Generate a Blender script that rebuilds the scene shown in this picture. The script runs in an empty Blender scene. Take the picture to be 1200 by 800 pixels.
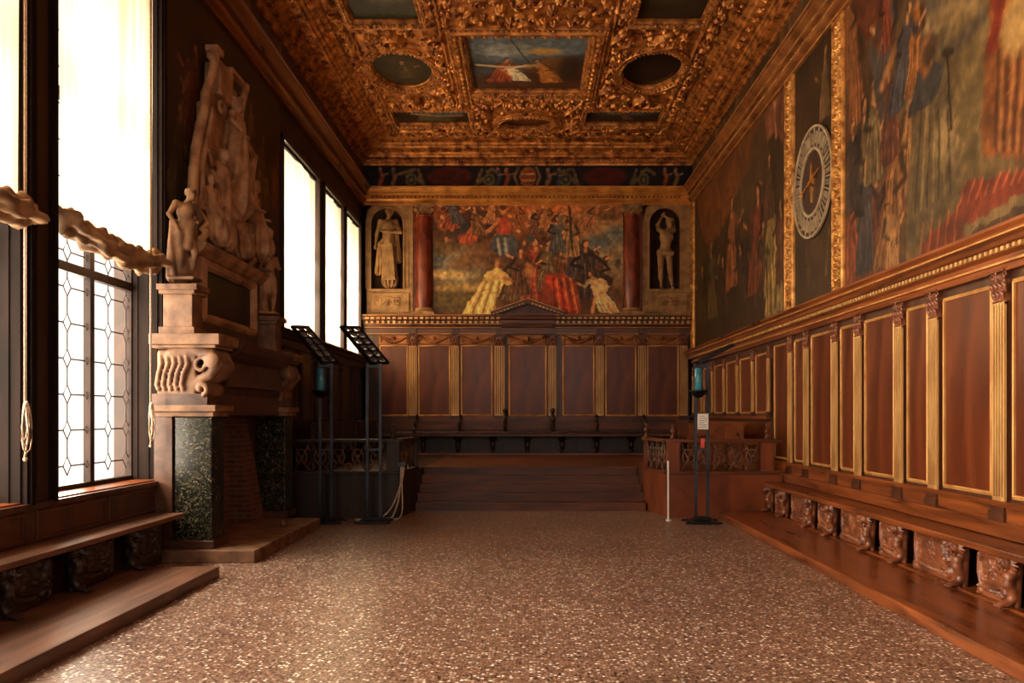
import bpy, bmesh, math, random
import numpy as np
from mathutils import Vector
random.seed(7); rng = np.random.default_rng(11)
scene = bpy.context.scene
COL = scene.collection
PI = math.pi

# ---------------------------------------------------------------- camera
F = 960.0
CAMH = 1.8
cd = bpy.data.cameras.new('camera'); cam = bpy.data.objects.new('camera', cd); COL.objects.link(cam)
cam.location = (0, 0, CAMH); cam.rotation_euler = (PI/2, 0, 0)
cd.sensor_width = 36; cd.lens = 36*F/1200; cd.shift_x = -18/1200; cd.shift_y = 86/1200
cd.clip_start = .05; cd.clip_end = 200
scene.camera = cam

# ---------------------------------------------------------------- world, exposure
vs = scene.view_settings
vs.view_transform = 'Standard'; vs.look = 'None'; vs.gamma = 1; vs.use_curve_mapping = False
vs.exposure = 0.55
w = bpy.data.worlds.new('sky'); scene.world = w; w.use_nodes = True
w.node_tree.nodes['Background'].inputs[0].default_value = (1, .93, .84, 1)
w.node_tree.nodes['Background'].inputs[1].default_value = 1.4

# ---------------------------------------------------------------- room constants
RW, LW, YB, Y0 = 4.6, -4.6, 22.8, -2.0
WIN_NEAR = [(-.6, 1.6), (2.3, 4.6), (5.1, 7.45), (7.94, 10.2)]   # tall windows, z .97 - 7
WIN_FAR = [(15.35, 17.95), (18.5, 20.3), (20.7, 22.4)]           # high windows, z 3.4 - 6.95
def area(name, loc, rot, sx, sy, power, col):
    l = bpy.data.lights.new(name, 'AREA'); l.shape = 'RECTANGLE'; l.size = sx; l.size_y = sy
    l.energy = power; l.color = col
    o = bpy.data.objects.new(name, l); COL.objects.link(o); o.location = loc; o.rotation_euler = rot
    return o
DAY = (1.0, .86, .70)
# open windows behind the camera's left, light through the lattice panes, and light behind the linen blinds
for i, (a, b) in enumerate(WIN_NEAR):
    yc = (a+b)/2
    if i < 2: area('daylight', (-5.6, yc, 4.0), (0, -PI/2, 0), 6.2, 2.3, [620, 820][i], DAY)
    else:
        area('daylight_low', (-5.6, yc, 2.2), (0, -PI/2, 0), 2.6, 2.3, 300, DAY)
        area('daylight_high', (-6.2, yc, 5.0), (0, -PI/2, 0), 2.2, 1.6, 260, DAY)
for a, b in WIN_FAR:
    area('daylight_high', (-6.2, (a+b)/2, 4.5), (0, -PI/2, 0), 1.8, (b-a)*.8, 700*(b-a)/2.6, DAY)
for x in (-2.4, 2.4):      # unseen windows added behind the camera to lift back wall and ceiling
    area('fill_front', (x, -2.75, 4.9), (PI/2, 0, 0), 2.0, 4.6, 45, DAY)

# ---------------------------------------------------------------- helpers
WO = {}
def s2l(c):
    return tuple((x/12.92 if x <= .04045 else ((x+.055)/1.055)**2.4) for x in c)
def rgb(r, g, b): return s2l((r/255, g/255, b/255))

def tag(o, label=None, cat=None, group=None, kind=None):
    if label: o['label'] = label
    if cat: o['category'] = cat
    if group: o['group'] = group
    if kind: o['kind'] = kind
    return o
def empty(name, loc, label, cat, group=None, rz=0):
    o = bpy.data.objects.new(name, None); COL.objects.link(o); o.location = loc
    o.rotation_euler = (0, 0, rz); o.empty_display_size = .2
    WO[o.name] = Vector(loc)
    return tag(o, label, cat, group)
def copy_tree(o, parent=None):
    c = o.copy(); COL.objects.link(c)
    if parent: c.parent = parent
    for ch in list(o.children): copy_tree(ch, c)
    return c

class MB:
    """collects shapes and links them as one mesh"""
    def __init__(s): s.v = []; s.f = []
    def add(s, vs_, fs):
        n = len(s.v); s.v.extend([tuple(p) for p in vs_]); s.f.extend([tuple(i+n for i in f) for f in fs]); return s
    def box(s, x0, x1, y0, y1, z0, z1, ch=0):
        if x0 > x1: x0, x1 = x1, x0
        if y0 > y1: y0, y1 = y1, y0
        if z0 > z1: z0, z1 = z1, z0
        v = [(x, y, z) for z in (z0, z1) for y in (y0, y1) for x in (x0, x1)]
        return s.add(v, [(0,2,3,1),(4,5,7,6),(0,1,5,4),(2,6,7,3),(0,4,6,2),(1,3,7,5)])
    def prism(s, pts, axis, a0, a1):
        """closed 2D outline extruded along an axis; pts in the other two axes (order xyz)"""
        n = len(pts); v = []
        for a in (a0, a1):
            for p in pts:
                q = list(p); q.insert('xyz'.index(axis), a); v.append(q)
        f = [tuple(range(n)), tuple(range(n, 2*n))] + [(i, (i+1) % n, n+(i+1) % n, n+i) for i in range(n)]
        return s.add(v, f)
    def rings(s, rs, closed=True, cap=True):
        n = len(rs[0]); v = [p for r in rs for p in r]; f = []
        m = n if closed else n-1
        for k in range(len(rs)-1):
            for i in range(m): f.append((k*n+i, k*n+(i+1) % n, (k+1)*n+(i+1) % n, (k+1)*n+i))
        if cap and closed: f += [tuple(range(n)), tuple(range((len(rs)-1)*n, len(rs)*n))]
        return s.add(v, f)
    def lathe(s, prof, cx=0, cy=0, n=20, flute=0, fa=0):
        rs = []
        for r, z in prof:
            rs.append([(cx+r*(1+fa*math.cos(flute*2*PI*i/n))*math.cos(2*PI*i/n), cy+r*(1+fa*math.cos(flute*2*PI*i/n))*math.sin(2*PI*i/n), z) for i in range(n)])
        return s.rings(rs)
    def tube(s, pts, r, n=8, closed=False):
        pts = [Vector(p) for p in pts]; rs = []
        m = len(pts); up = None
        for i, p in enumerate(pts):
            if closed: t = pts[(i+1) % m]-pts[i-1]
            else: t = pts[min(i+1, m-1)]-pts[max(i-1, 0)]
            t.normalize()
            if up is None: up = Vector((0, 0, 1)) if abs(t.z) < .9 else Vector((1, 0, 0))
            a = t.cross(up)
            if a.length < 1e-4: a = t.cross(Vector((.3, 1, .2)))
            a.normalize(); b = t.cross(a); up = -b if False else up
            rr = r[i] if isinstance(r, (list, tuple)) else r
            rs.append([p+a*rr*math.cos(2*PI*k/n)+b*rr*math.sin(2*PI*k/n) for k in range(n)])
        if closed: rs.append(rs[0])
        return s.rings(rs, cap=not closed)
    def ball(s, c, r, n=10, m=6, sz=1):
        prof = [(max(r*math.sin(PI*k/m), 1e-4), c[2]-r*sz*math.cos(PI*k/m)) for k in range(m+1)]
        return s.lathe(prof, c[0], c[1], n)
    def frame(s, prof, pts, up='y'):
        """profile (outward offset, height) swept round a closed 2D path pts (a,b); result (a,b,h)"""
        n = len(pts); P = [Vector(p) for p in pts]; offs = []
        area_ = sum(P[i].x*P[(i+1) % n].y-P[(i+1) % n].x*P[i].y for i in range(n))
        sg = 1 if area_ > 0 else -1
        for i in range(n):
            e0 = (P[i]-P[i-1]).normalized(); e1 = (P[(i+1) % n]-P[i]).normalized()
            n0 = Vector((e0.y, -e0.x))*sg; n1 = Vector((e1.y, -e1.x))*sg
            b = (n0+n1); b = b/max(b.dot(n0), .2) if b.length > 1e-6 else n0
            offs.append(b)
        rs = []
        for o, h in prof + [prof[0]]: rs.append([(P[i].x+offs[i].x*o, P[i].y+offs[i].y*o, h) for i in range(n)])
        v = [p for r in rs for p in r]; f = []
        for k in range(len(rs)-1):
            for i in range(n): f.append((k*n+i, k*n+(i+1) % n, (k+1)*n+(i+1) % n, (k+1)*n+i))
        return s.add(v, f)
    def tf(s, fn, start=0):
        s.v[start:] = [tuple(fn(*p)) for p in s.v[start:]]; return s
    def build(s, name, mat, parent=None, smooth=False, label=None, cat=None, group=None, kind=None, mod=None, local=False, bevel=0, attr=None, autos=False):
        V = np.array(s.v, float)
        if parent is None and not local:
            o3 = np.array([(V[:, 0].min()+V[:, 0].max())/2, (V[:, 1].min()+V[:, 1].max())/2, V[:, 2].min()])
        elif parent is None: o3 = np.zeros(3)
        elif local: o3 = np.zeros(3)
        else: o3 = np.array(WO[parent.name])
        me = bpy.data.meshes.new(name)
        me.from_pydata((V-o3).tolist(), [], s.f)
        bm = bmesh.new(); bm.from_mesh(me); bmesh.ops.recalc_face_normals(bm, faces=bm.faces); bm.to_mesh(me); bm.free()
        return finish(name, me, mat, parent, o3, smooth, label, cat, group, kind, bevel, autos)
def finish(name, me, mat, parent, o3, smooth, label, cat, group, kind, bevel=0, autos=False):
    me.materials.append(mat)
    if smooth or autos:
        me.polygons.foreach_set('use_smooth', [True]*len(me.polygons))
    if autos:
        me.set_sharp_from_angle(angle=math.radians(35))
    o = bpy.data.objects.new(name, me); COL.objects.link(o)
    if parent is None:
        o.location = o3; WO[o.name] = Vector(o3)
    else:
        o.parent = parent; WO[o.name] = WO[parent.name].copy()
    if bevel:
        b = o.modifiers.new('edge', 'BEVEL'); b.width = bevel; b.segments = 2; b.limit_method = 'ANGLE'
    return tag(o, label, cat, group, kind)

def np_mesh(name, V, Q, mat, parent=None, o3=(0, 0, 0), smooth=True, cols=None, **k):
    me = bpy.data.meshes.new(name)
    V = np.asarray(V, np.float32)-np.asarray(o3, np.float32); Q = np.asarray(Q, np.int32)
    me.vertices.add(len(V)); me.vertices.foreach_set('co', V.ravel())
    me.loops.add(Q.size); me.loops.foreach_set('vertex_index', Q.ravel())
    me.polygons.add(len(Q)); me.polygons.foreach_set('loop_start', np.arange(0, Q.size, Q.shape[1], dtype=np.int32))
    me.update(calc_edges=True); me.validate()
    if cols is not None:
        a = me.color_attributes.new('paint', 'FLOAT_COLOR', 'POINT')
        c4 = np.ones((len(V), 4), np.float32); c4[:, :3] = cols; a.data.foreach_set('color', c4.ravel())
    return finish(name, me, mat, parent, np.array(o3, float), smooth, k.get('label'), k.get('cat'), k.get('group'), k.get('kind'))

# grid sheet: fn maps arrays (u,v,h) to xyz
def grid_mesh(name, us, vs2, H, fn, mat, parent=None, o3=(0, 0, 0), cols=None, skirt=0, smooth=True, **k):
    U, V2 = np.meshgrid(us, vs2)
    X, Y, Z = fn(U, V2, H)
    P = np.stack([X, Y, Z], -1).reshape(-1, 3)
    n, m = len(vs2), len(us)
    I = np.arange(n*m).reshape(n, m)
    Q = np.stack([I[:-1, :-1], I[:-1, 1:], I[1:, 1:], I[1:, :-1]], -1).reshape(-1, 4)
    if skirt:
        H0 = np.zeros_like(H)-skirt
        rim = np.concatenate([I[0, :], I[1:, -1], I[-1, :-1][::-1], I[1:-1, 0][::-1]])
        X0, Yb, Zb = fn(U, V2, H0)
        P0 = np.stack([X0, Yb, Zb], -1).reshape(-1, 3)[rim]
        b = len(P); P = np.concatenate([P, P0]); L = len(rim); ii = np.arange(L)
        Q = np.concatenate([Q, np.stack([rim, b+ii, b+(ii+1) % L, rim[(ii+1) % L]], -1)])
        if cols is not None: cols = np.concatenate([cols, cols[rim]])
    # orient so the normal points to +h
    X1, Y1, Z1 = fn(U[:2, :2], V2[:2, :2], H[:2, :2]*0+.01); X2, Y2, Z2 = fn(U[:2, :2], V2[:2, :2], H[:2, :2]*0)
    hd = np.array([X1[0, 0]-X2[0, 0], Y1[0, 0]-Y2[0, 0], Z1[0, 0]-Z2[0, 0]])
    eu = np.array([X2[0, 1]-X2[0, 0], Y2[0, 1]-Y2[0, 0], Z2[0, 1]-Z2[0, 0]]); ev = np.array([X2[1, 0]-X2[0, 0], Y2[1, 0]-Y2[0, 0], Z2[1, 0]-Z2[0, 0]])
    if np.dot(np.cross(eu, ev), hd) < 0: Q = Q[:, ::-1]
    return np_mesh(name, P, Q, mat, parent, o3, smooth, cols, **k)

# carving: heights stamped on a grid
class Relief:
    def __init__(s, u0, u1, v0, v1, res):
        s.us = np.linspace(u0, u1, max(3, int(round((u1-u0)/res))+1)); s.vs = np.linspace(v0, v1, max(3, int(round((v1-v0)/res))+1))
        s.U, s.V = np.meshgrid(s.us, s.vs); s.H = np.zeros_like(s.U)
    def win(s, cu, cv, R):
        i0, i1 = np.searchsorted(s.us, (cu-R, cu+R)); j0, j1 = np.searchsorted(s.vs, (cv-R, cv+R))
        return (slice(j0, j1), slice(i0, i1))
    def put(s, w, h):
        s.H[w] = np.maximum(s.H[w], h)
    def bead(s, cu, cv, r, h=None):
        w = s.win(cu, cv, r*1.1)
        if s.U[w].size == 0: return
        d2 = ((s.U[w]-cu)**2+(s.V[w]-cv)**2)/r**2
        s.put(w, (h or r)*np.sqrt(np.clip(1-d2, 0, 1)))
    def line(s, pts, wd, h):
        pts = np.array(pts); a, b = pts[:-1], pts[1:]
        for p, q in zip(a, b):
            c = (p+q)/2; R = np.linalg.norm(q-p)/2+wd
            w = s.win(c[0], c[1], R)
            if s.U[w].size == 0: continue
            d = q-p; L = max(d@d, 1e-9)
            t = np.clip(((s.U[w]-p[0])*d[0]+(s.V[w]-p[1])*d[1])/L, 0, 1)
            dd = np.hypot(s.U[w]-p[0]-t*d[0], s.V[w]-p[1]-t*d[1])/wd
            s.put(w, h*np.sqrt(np.clip(1-dd**2, 0, 1)))
    def spiral(s, cu, cv, R, a0, turns, wd, h, sg=1, n=22):
        t = np.linspace(0, 1, n); r = R*(1-t*.85); a = a0+sg*t*turns*2*PI
        s.line(np.stack([cu+r*np.cos(a), cv+r*np.sin(a)], -1), wd, h)
        s.bead(cu, cv, R*.28, h*1.2)
    def leaf(s, cu, cv, L, W, a, h):
        w = s.win(cu, cv, L*1.1)
        if s.U[w].size == 0: return
        x = (s.U[w]-cu)*math.cos(a)+(s.V[w]-cv)*math.sin(a); y = -(s.U[w]-cu)*math.sin(a)+(s.V[w]-cv)*math.cos(a)
        t = np.clip(x/L, 0, 1); wd = W*np.sin(PI*np.clip(t, .02, 1)**.7)*(1+.25*np.sin(t*22))+1e-4
        m = (x > 0) & (x < L)
        prof = np.sqrt(np.clip(1-(y/wd)**2, 0, 1))*(1-.45*np.exp(-(y/(.18*W))**2))
        s.put(w, np.where(m, h*prof*(.5+.5*np.sin(PI*t)), 0))
    def rosette(s, cu, cv, R, n, h, a0=0):
        w = s.win(cu, cv, R)
        if s.U[w].size == 0: return
        dx, dy = s.U[w]-cu, s.V[w]-cv; r = np.hypot(dx, dy)/R; a = np.arctan2(dy, dx)+a0
        env = .78+.22*np.cos(n*a)
        s.put(w, np.where(r < env, h*(.55+.45*np.abs(np.cos(n*a/2)))*np.sqrt(np.clip(1-(r/env)**2, 0, 1))+.0, 0))
        s.bead(cu, cv, R*.3, h*1.25)
    def scrollfill(s, u0, u1, v0, v1, size, h, rnd, axis='u'):
        """running acanthus scroll along the longer axis"""
        L = (u1-u0) if axis == 'u' else (v1-v0); W = (v1-v0) if axis == 'u' else (u1-u0)
        n = max(1, int(round(L/size))); st = L/n
        for k in range(n):
            c = (k+.5)*st; sg = 1 if k % 2 else -1; off = W/2+sg*W*.07
            cu, cv = (u0+c, v0+off) if axis == 'u' else (u0+off, v0+c)
            R = min(W*.42, st*.47)
            s.spiral(cu, cv, R, rnd.uniform(0, 6.28), 1.3, R*.2, h, sg)
            for q in range(5):
                a = rnd.uniform(0, 6.28); s.leaf(cu+R*.35*math.cos(a), cv+R*.35*math.sin(a), R*.85, R*.25, a+.4*sg, h*.9)
            cu2, cv2 = (u0+c+st/2, v0+W/2-sg*W*.3) if axis == 'u' else (u0+W/2-sg*W*.3, v0+c+st/2)
            s.rosette(cu2, cv2, R*.42, 5, h*1.1)
    def mesh(s, name, fn, mat, parent=None, o3=(0, 0, 0), skirt=.02, **k):
        return grid_mesh(name, s.us, s.vs, s.H, fn, mat, parent, o3, skirt=skirt, **k)

# ---------------------------------------------------------------- implicit modelling for figures and carving
def smin(a, b, k):
    h = np.clip(.5+.5*(b-a)/k, 0, 1); return b*(1-h)+a*h-k*h*(1-h)
class Blob:
    def __init__(s): s.p = []
    def cap(s, a, b, ra, rb, k=.015, folds=0, amp=0): s.p.append(('c', np.array(a, float), np.array(b, float), ra, rb, k, folds, amp)); return s
    def ell(s, c, r, k=.015, rot=0): s.p.append(('e', np.array(c, float), np.array(r, float), rot, 0, k, 0, 0)); return s
    def box(s, c, r, k=.008, rd=.01): s.p.append(('b', np.array(c, float), np.array(r, float), rd, 0, k, 0, 0)); return s
    def path(s, pts, r0, r1, k=.012):
        n = len(pts)-1
        for i in range(n): s.cap(pts[i], pts[i+1], r0+(r1-r0)*i/n, r0+(r1-r0)*(i+1)/n, k)
        return s
    def xf(s, fn, sc=1):
        q = []
        for t, a, b, c, d, k, fo, am in s.p:
            if t == 'c': q.append((t, np.array(fn(a)), np.array(fn(b)), c*sc, d*sc, k*sc, fo, am*sc))
            else: q.append((t, np.array(fn(a)), b*sc, c*(sc if t == 'b' else 1), d, k*sc, fo, am))
        r = Blob(); r.p = q; return r
    def __add__(s, o): r = Blob(); r.p = s.p+o.p; return r
    def field(s, X, Y, Z):
        f = np.full(X.shape, 9.0, np.float32)
        for t, a, b, c, d, k, fo, am in s.p:
            if t == 'c':
                ba = b-a; L = max(ba@ba, 1e-9)
                pad = max(c, d)+am+.12
                m = (X > min(a[0], b[0])-pad) & (X < max(a[0], b[0])+pad) & (Y > min(a[1], b[1])-pad) & (Y < max(a[1], b[1])+pad) & (Z > min(a[2], b[2])-pad) & (Z < max(a[2], b[2])+pad)
                x, y, z = X[m], Y[m], Z[m]
                h = np.clip(((x-a[0])*ba[0]+(y-a[1])*ba[1]+(z-a[2])*ba[2])/L, 0, 1)
                dx, dy, dz = x-a[0]-h*ba[0], y-a[1]-h*ba[1], z-a[2]-h*ba[2]
                dd = np.sqrt(dx*dx+dy*dy+dz*dz)-(c+(d-c)*h)
                if fo:
                    dd = dd-am*np.sin(fo*np.arctan2(dy, dx)+6*h*math.sin(fo))*(.25+.75*h)
            else:
                pad = float(max(b))+.1
                m = (np.abs(X-a[0]) < pad) & (np.abs(Y-a[1]) < pad) & (np.abs(Z-a[2]) < pad)
                x, y, z = X[m]-a[0], Y[m]-a[1], Z[m]-a[2]
                if t == 'e':
                    if c: x, z = x*math.cos(c)+z*math.sin(c), -x*math.sin(c)+z*math.cos(c)
                    q = np.sqrt((x/b[0])**2+(y/b[1])**2+(z/b[2])**2); dd = (q-1)*float(min(b))
                else:
                    qx, qy, qz = np.abs(x)-b[0]+c, np.abs(y)-b[1]+c, np.abs(z)-b[2]+c
                    dd = np.sqrt(np.maximum(qx, 0)**2+np.maximum(qy, 0)**2+np.maximum(qz, 0)**2)+np.minimum(np.maximum(qx, np.maximum(qy, qz)), 0)-c
            f[m] = smin(f[m], dd.astype(np.float32), k)
        return f
    def bounds(s):
        lo = np.full(3, 1e9); hi = -lo
        for t, a, b, c, d, k, fo, am in s.p:
            r = max(c, d)+am+.01 if t == 'c' else b+.01
            pts = (a, b) if t == 'c' else (a,)
            for p in pts: lo = np.minimum(lo, p-r); hi = np.maximum(hi, p+r)
        return lo, hi
    def mesh(s, res, clip=None):
        lo, hi = s.bounds()
        if clip is not None:
            lo = np.maximum(lo, clip[0]); hi = np.minimum(hi, clip[1])
        lo -= res*2; hi += res*2
        n = np.ceil((hi-lo)/res).astype(int)+1
        xs, ys, zs = [lo[i]+res*np.arange(n[i]) for i in range(3)]
        X, Y, Z = np.meshgrid(xs.astype(np.float32), ys.astype(np.float32), zs.astype(np.float32), indexing='ij')
        Fv = s.field(X, Y, Z)
        if clip is not None:
            for i, A in enumerate((X, Y, Z)): Fv = np.maximum(Fv, np.maximum(clip[0][i]-A, A-clip[1][i]))
        Fv[0] = Fv[-1] = 1; Fv[:, 0] = Fv[:, -1] = 1; Fv[:, :, 0] = Fv[:, :, -1] = 1
        S = Fv < 0
        c = [S[i:n[0]-1+i, j:n[1]-1+j, k:n[2]-1+k] for i in (0, 1) for j in (0, 1) for k in (0, 1)]
        cnt = sum(x.astype(np.int8) for x in c)
        act = (cnt > 0) & (cnt < 8)
        idx = np.full(act.shape, -1, np.int64); A = np.argwhere(act); idx[act] = np.arange(len(A))
        acc = np.zeros((len(A), 3)); num = np.zeros(len(A))
        for ax in range(3):
            for o1 in (0, 1):
                for o2 in (0, 1):
                    off = [o1, o2]; off.insert(ax, 0); p0 = A+off; p1 = p0.copy(); p1[:, ax] += 1
                    f0 = Fv[tuple(p0.T)]; f1 = Fv[tuple(p1.T)]; m = (f0 < 0) != (f1 < 0)
                    t = np.where(m, f0/np.where(m, f0-f1, 1), 0)
                    q = p0.astype(float); q[:, ax] += t
                    acc[m] += q[m]; num[m] += 1
        V = acc/num[:, None]*res+lo
        Q = []
        for ax in range(3):
            sl0 = [slice(None)]*3; sl1 = [slice(None)]*3; sl0[ax] = slice(0, -1); sl1[ax] = slice(1, None)
            d = S[tuple(sl0)] != S[tuple(sl1)]
            E = np.argwhere(d); a1, a2 = [i for i in range(3) if i != ax]
            ok = (E[:, a1] > 0) & (E[:, a2] > 0) & (E[:, a1] < n[a1]-1) & (E[:, a2] < n[a2]-1); E = E[ok]
            def ci(o1, o2):
                e = E.copy(); e[:, a1] -= o1; e[:, a2] -= o2; return idx[tuple(e.T)]
            q = np.stack([ci(1, 1), ci(0, 1), ci(0, 0), ci(1, 0)], -1)
            ins = S[tuple(E.T)]; flip = ins if ax != 1 else ~ins
            q[~flip] = q[~flip][:, ::-1]
            Q.append(q)
        return V, np.concatenate(Q)
    def build(s, name, res, mat, parent=None, o3=(0, 0, 0), clip=None, **k):
        V, Q = s.mesh(res, clip)
        return np_mesh(name, V, Q, mat, parent, o3, True, **k)


def human(pose, hair=True, fingers=True):
    """unit height body, front towards -Y; pose overrides joints"""
    J = dict(pel=(0, 0, .53), chest=(0, 0, .71), neck=(0, 0, .83), head=(0, -.012, .925),
             ls=(-.105, 0, .805), rs=(.105, 0, .805), le=(-.14, .01, .63), re=(.14, .01, .63), lw=(-.15, -.04, .48), rw=(.15, -.04, .48),
             lh=(-.055, 0, .51), rh=(.055, 0, .51), lk=(-.06, -.02, .285), rk=(.06, -.01, .285), la=(-.06, .015, .05), ra=(.065, .015, .05))
    J.update(pose); J = {a: np.array(b, float) for a, b in J.items()}
    B = Blob(); n = J['neck']; c = J['chest']; p = J['pel']; h = J['head']
    B.cap(p, c, .072, .07, .03).ell(c+(0, -.012, .02), (.098, .066, .085), .03).ell(p+(0, .01, 0), (.088, .066, .06), .03)
    B.cap(c+(0, 0, .06), n, .05, .03, .02).cap(n, h, .03, .03, .015)
    for s in 'lr':
        B.cap(c+(0, 0, .06), J[s+'s'], .045, .036, .02)
        B.cap(J[s+'s'], J[s+'e'], .034, .026, .012).cap(J[s+'e'], J[s+'w'], .027, .017, .01)
        d = J[s+'w']-J[s+'e']; d = d/np.linalg.norm(d); hd = J[s+'w']+d*.035
        B.cap(J[s+'w'], hd, .016, .018, .008)
        side = np.cross(d, (0, 1, 0)); side = side/max(np.linalg.norm(side), 1e-3)
        if fingers:
            for q in range(4):
                b0 = hd+side*(q-1.5)*.0095; B.cap(b0, b0+d*(.028+.005*(q in (1, 2)))+np.array((0, -.012, 0)), .0058, .0045, .002)
            B.cap(J[s+'w']+side*-.014, J[s+'w']+d*.03-side*.026, .007, .005, .004)
        B.cap(J[s+'h'], J[s+'k'], .056, .036, .02).cap(J[s+'k'], J[s+'a'], .037, .02, .012)
        B.ell((J[s+'k']*.6+J[s+'a']*.4)+(0, .012, 0), (.034, .034, .06), .015)
        f = J[s+'a']; B.cap(f+(0, .01, -.018), f+(0, -.075, -.03), .022, .017, .012)
    B.ell(h, (.047, .058, .066), .008).ell(h+(0, -.03, -.035), (.03, .03, .03), .012)
    B.cap(h+(0, -.056, .012), h+(0, -.07, -.014), .007, .011, .006)
    B.cap(h+(-.02, -.05, .016), h+(.02, -.05, .016), .01, .01, .008)
    B.cap(h+(-.014, -.058, -.03), h+(.014, -.058, -.03), .006, .006, .005)
    for sx in (-1, 1): B.ell(h+(sx*.048, 0, -.004), (.009, .012, .02), .004)
    if hair:
        r = random.Random(3)
        for q in range(16):
            a = q/16*2*PI; z = .02+.035*(q % 3)/2
            rr = .05 if a > PI*1.15 and a < PI*1.85 else .056
            if a > PI*1.15 and a < PI*1.85: z = .055
            B.ell(h+(rr*math.cos(a)*.85, rr*math.sin(a)+.008, z), (.018, .018, .018), .01)
        B.ell(h+(0, .015, .035), (.05, .055, .045), .01)
    return B
def robe(B, top, bot, r0, r1, folds=7, amp=.012, k=.02): return B.cap(top, bot, r0, r1, k, folds, amp)
# ---------------------------------------------------------------- materials
def newmat(name):
    m = bpy.data.materials.new(name); m.use_nodes = True; nt = m.node_tree
    return m, nt, nt.nodes['Principled BSDF']
def nd(nt, t, **k):
    n = nt.nodes.new(t)
    for a, b in k.items(): setattr(n, a, b)
    return n
def mixnoise(name, c1, c2, scale=(5, 5, 5), rough=.5, metal=0, detail=5, bump=0, bscale=None, coords='Object', ramp=(.35, .65), coat=0, spec=.5, dist=0, c3=None, rvar=0):
    m, nt, p = newmat(name); L = nt.links
    tc = nd(nt, 'ShaderNodeTexCoord'); mp = nd(nt, 'ShaderNodeMapping'); mp.inputs['Scale'].default_value = scale
    L.new(tc.outputs[coords], mp.inputs[0])
    nz = nd(nt, 'ShaderNodeTexNoise'); nz.inputs['Scale'].default_value = 1; nz.inputs['Detail'].default_value = detail; nz.inputs['Distortion'].default_value = dist
    L.new(mp.outputs[0], nz.inputs['Vector'])
    r = nd(nt, 'ShaderNodeValToRGB'); e = r.color_ramp.elements
    e[0].position = ramp[0]; e[0].color = (*c1, 1); e[1].position = ramp[1]; e[1].color = (*c2, 1)
    if c3: q = e.new((ramp[0]+ramp[1])/2); q.color = (*c3, 1)
    L.new(nz.outputs[0], r.inputs[0]); L.new(r.outputs[0], p.inputs['Base Color'])
    p.inputs['Roughness'].default_value = rough; p.inputs['Metallic'].default_value = metal
    p.inputs['Coat Weight'].default_value = coat; p.inputs['Coat Roughness'].default_value = .15
    p.inputs['Specular IOR Level'].default_value = spec
    if rvar:
        mr = nd(nt, 'ShaderNodeMapRange'); mr.inputs[3].default_value = rough-rvar; mr.inputs[4].default_value = rough+rvar
        L.new(nz.outputs[0], mr.inputs[0]); L.new(mr.outputs[0], p.inputs['Roughness'])
    if bump:
        b = nd(nt, 'ShaderNodeBump'); b.inputs['Strength'].default_value = bump; b.inputs['Distance'].default_value = .01
        n2 = nd(nt, 'ShaderNodeTexNoise'); n2.inputs['Scale'].default_value = bscale or 30; n2.inputs['Detail'].default_value = 4
        L.new(tc.outputs[coords], n2.inputs['Vector']); L.new(n2.outputs[0], b.inputs['Height']); L.new(b.outputs[0], p.inputs['Normal'])
    return m
M = {}
M['walnut'] = mixnoise('walnut', rgb(52, 27, 14), rgb(90, 47, 23), (9, 9, .9), .42, bump=.05, bscale=60, coat=.08, dist=.6, rvar=.08)
M['panel'] = mixnoise('mahogany_panel', rgb(76, 31, 13), rgb(124, 58, 25), (2.2, 2.2, .5), .33, bump=.03, bscale=50, coat=.04, spec=.45, dist=1.0, rvar=.08, ramp=(.3, .7))
M['walnut_long'] = mixnoise('walnut_long', rgb(88, 42, 18), rgb(146, 76, 33), (9, .8, 9), .3, bump=.05, bscale=60, coat=.2, dist=.6, rvar=.08)
M['walnut_x'] = mixnoise('walnut_boards', rgb(70, 34, 17), rgb(112, 58, 29), (.8, 5, 5), .38, bump=.05, bscale=60, coat=.1, dist=.6, rvar=.08)
M['giltwood'] = mixnoise('gilt_fluted_wood', rgb(178, 128, 74), rgb(226, 178, 112), (6, 6, 1.2), .42, .25, bump=.08, bscale=45, dist=.4)
M['giltline'] = mixnoise('gilt_moulding', rgb(176, 116, 58), rgb(226, 170, 98), (4, 4, 2), .38, .3)
M['carve'] = mixnoise('carved_walnut', rgb(88, 44, 26), rgb(146, 84, 50), (7, 7, 7), .36, bump=.15, bscale=70, coat=.2)
M['gold'] = mixnoise('carved_gilding', rgb(150, 92, 42), rgb(236, 172, 92), (6, 6, 6), .36, .62, bump=.35, bscale=80)
M['goldred'] = mixnoise('aged_ceiling_gilding', rgb(118, 56, 24), rgb(238, 160, 80), (5, 5, 5), .34, .5, bump=.5, bscale=55)
M['goldbright'] = mixnoise('bright_gilt_cornice', rgb(184, 116, 48), rgb(232, 162, 76), (3, 3, 3), .4, .25, bump=.1)
M['darkwood'] = mixnoise('dark_and_shaded_wood', rgb(30, 17, 11), rgb(52, 29, 18), (8, 8, 1), .45, bump=.06, bscale=60, coat=.03, dist=.5)  # on the left podium, bench and wainscot, shade is put into this colour
M['benchtop'] = mixnoise('worn_bench_top', rgb(78, 48, 32), rgb(122, 80, 54), (9, 1, 9), .45, bump=.06, bscale=60, dist=.5)
M['stone'] = mixnoise('pale_stone', rgb(92, 62, 43), rgb(140, 102, 72), (5, 5, 5), .6, bump=.2, bscale=40)
M['marble'] = mixnoise('veined_grey_marble', rgb(48, 28, 20), rgb(94, 60, 42), (2.5, 2.5, 4), .35, detail=8, dist=2.0, ramp=(.3, .7))
M['oldgilt'] = mixnoise('aged_gilt_moulding', rgb(112, 62, 30), rgb(176, 112, 58), (2.5, 2.5, 2.5), .4, .35, bump=.15)
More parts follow.
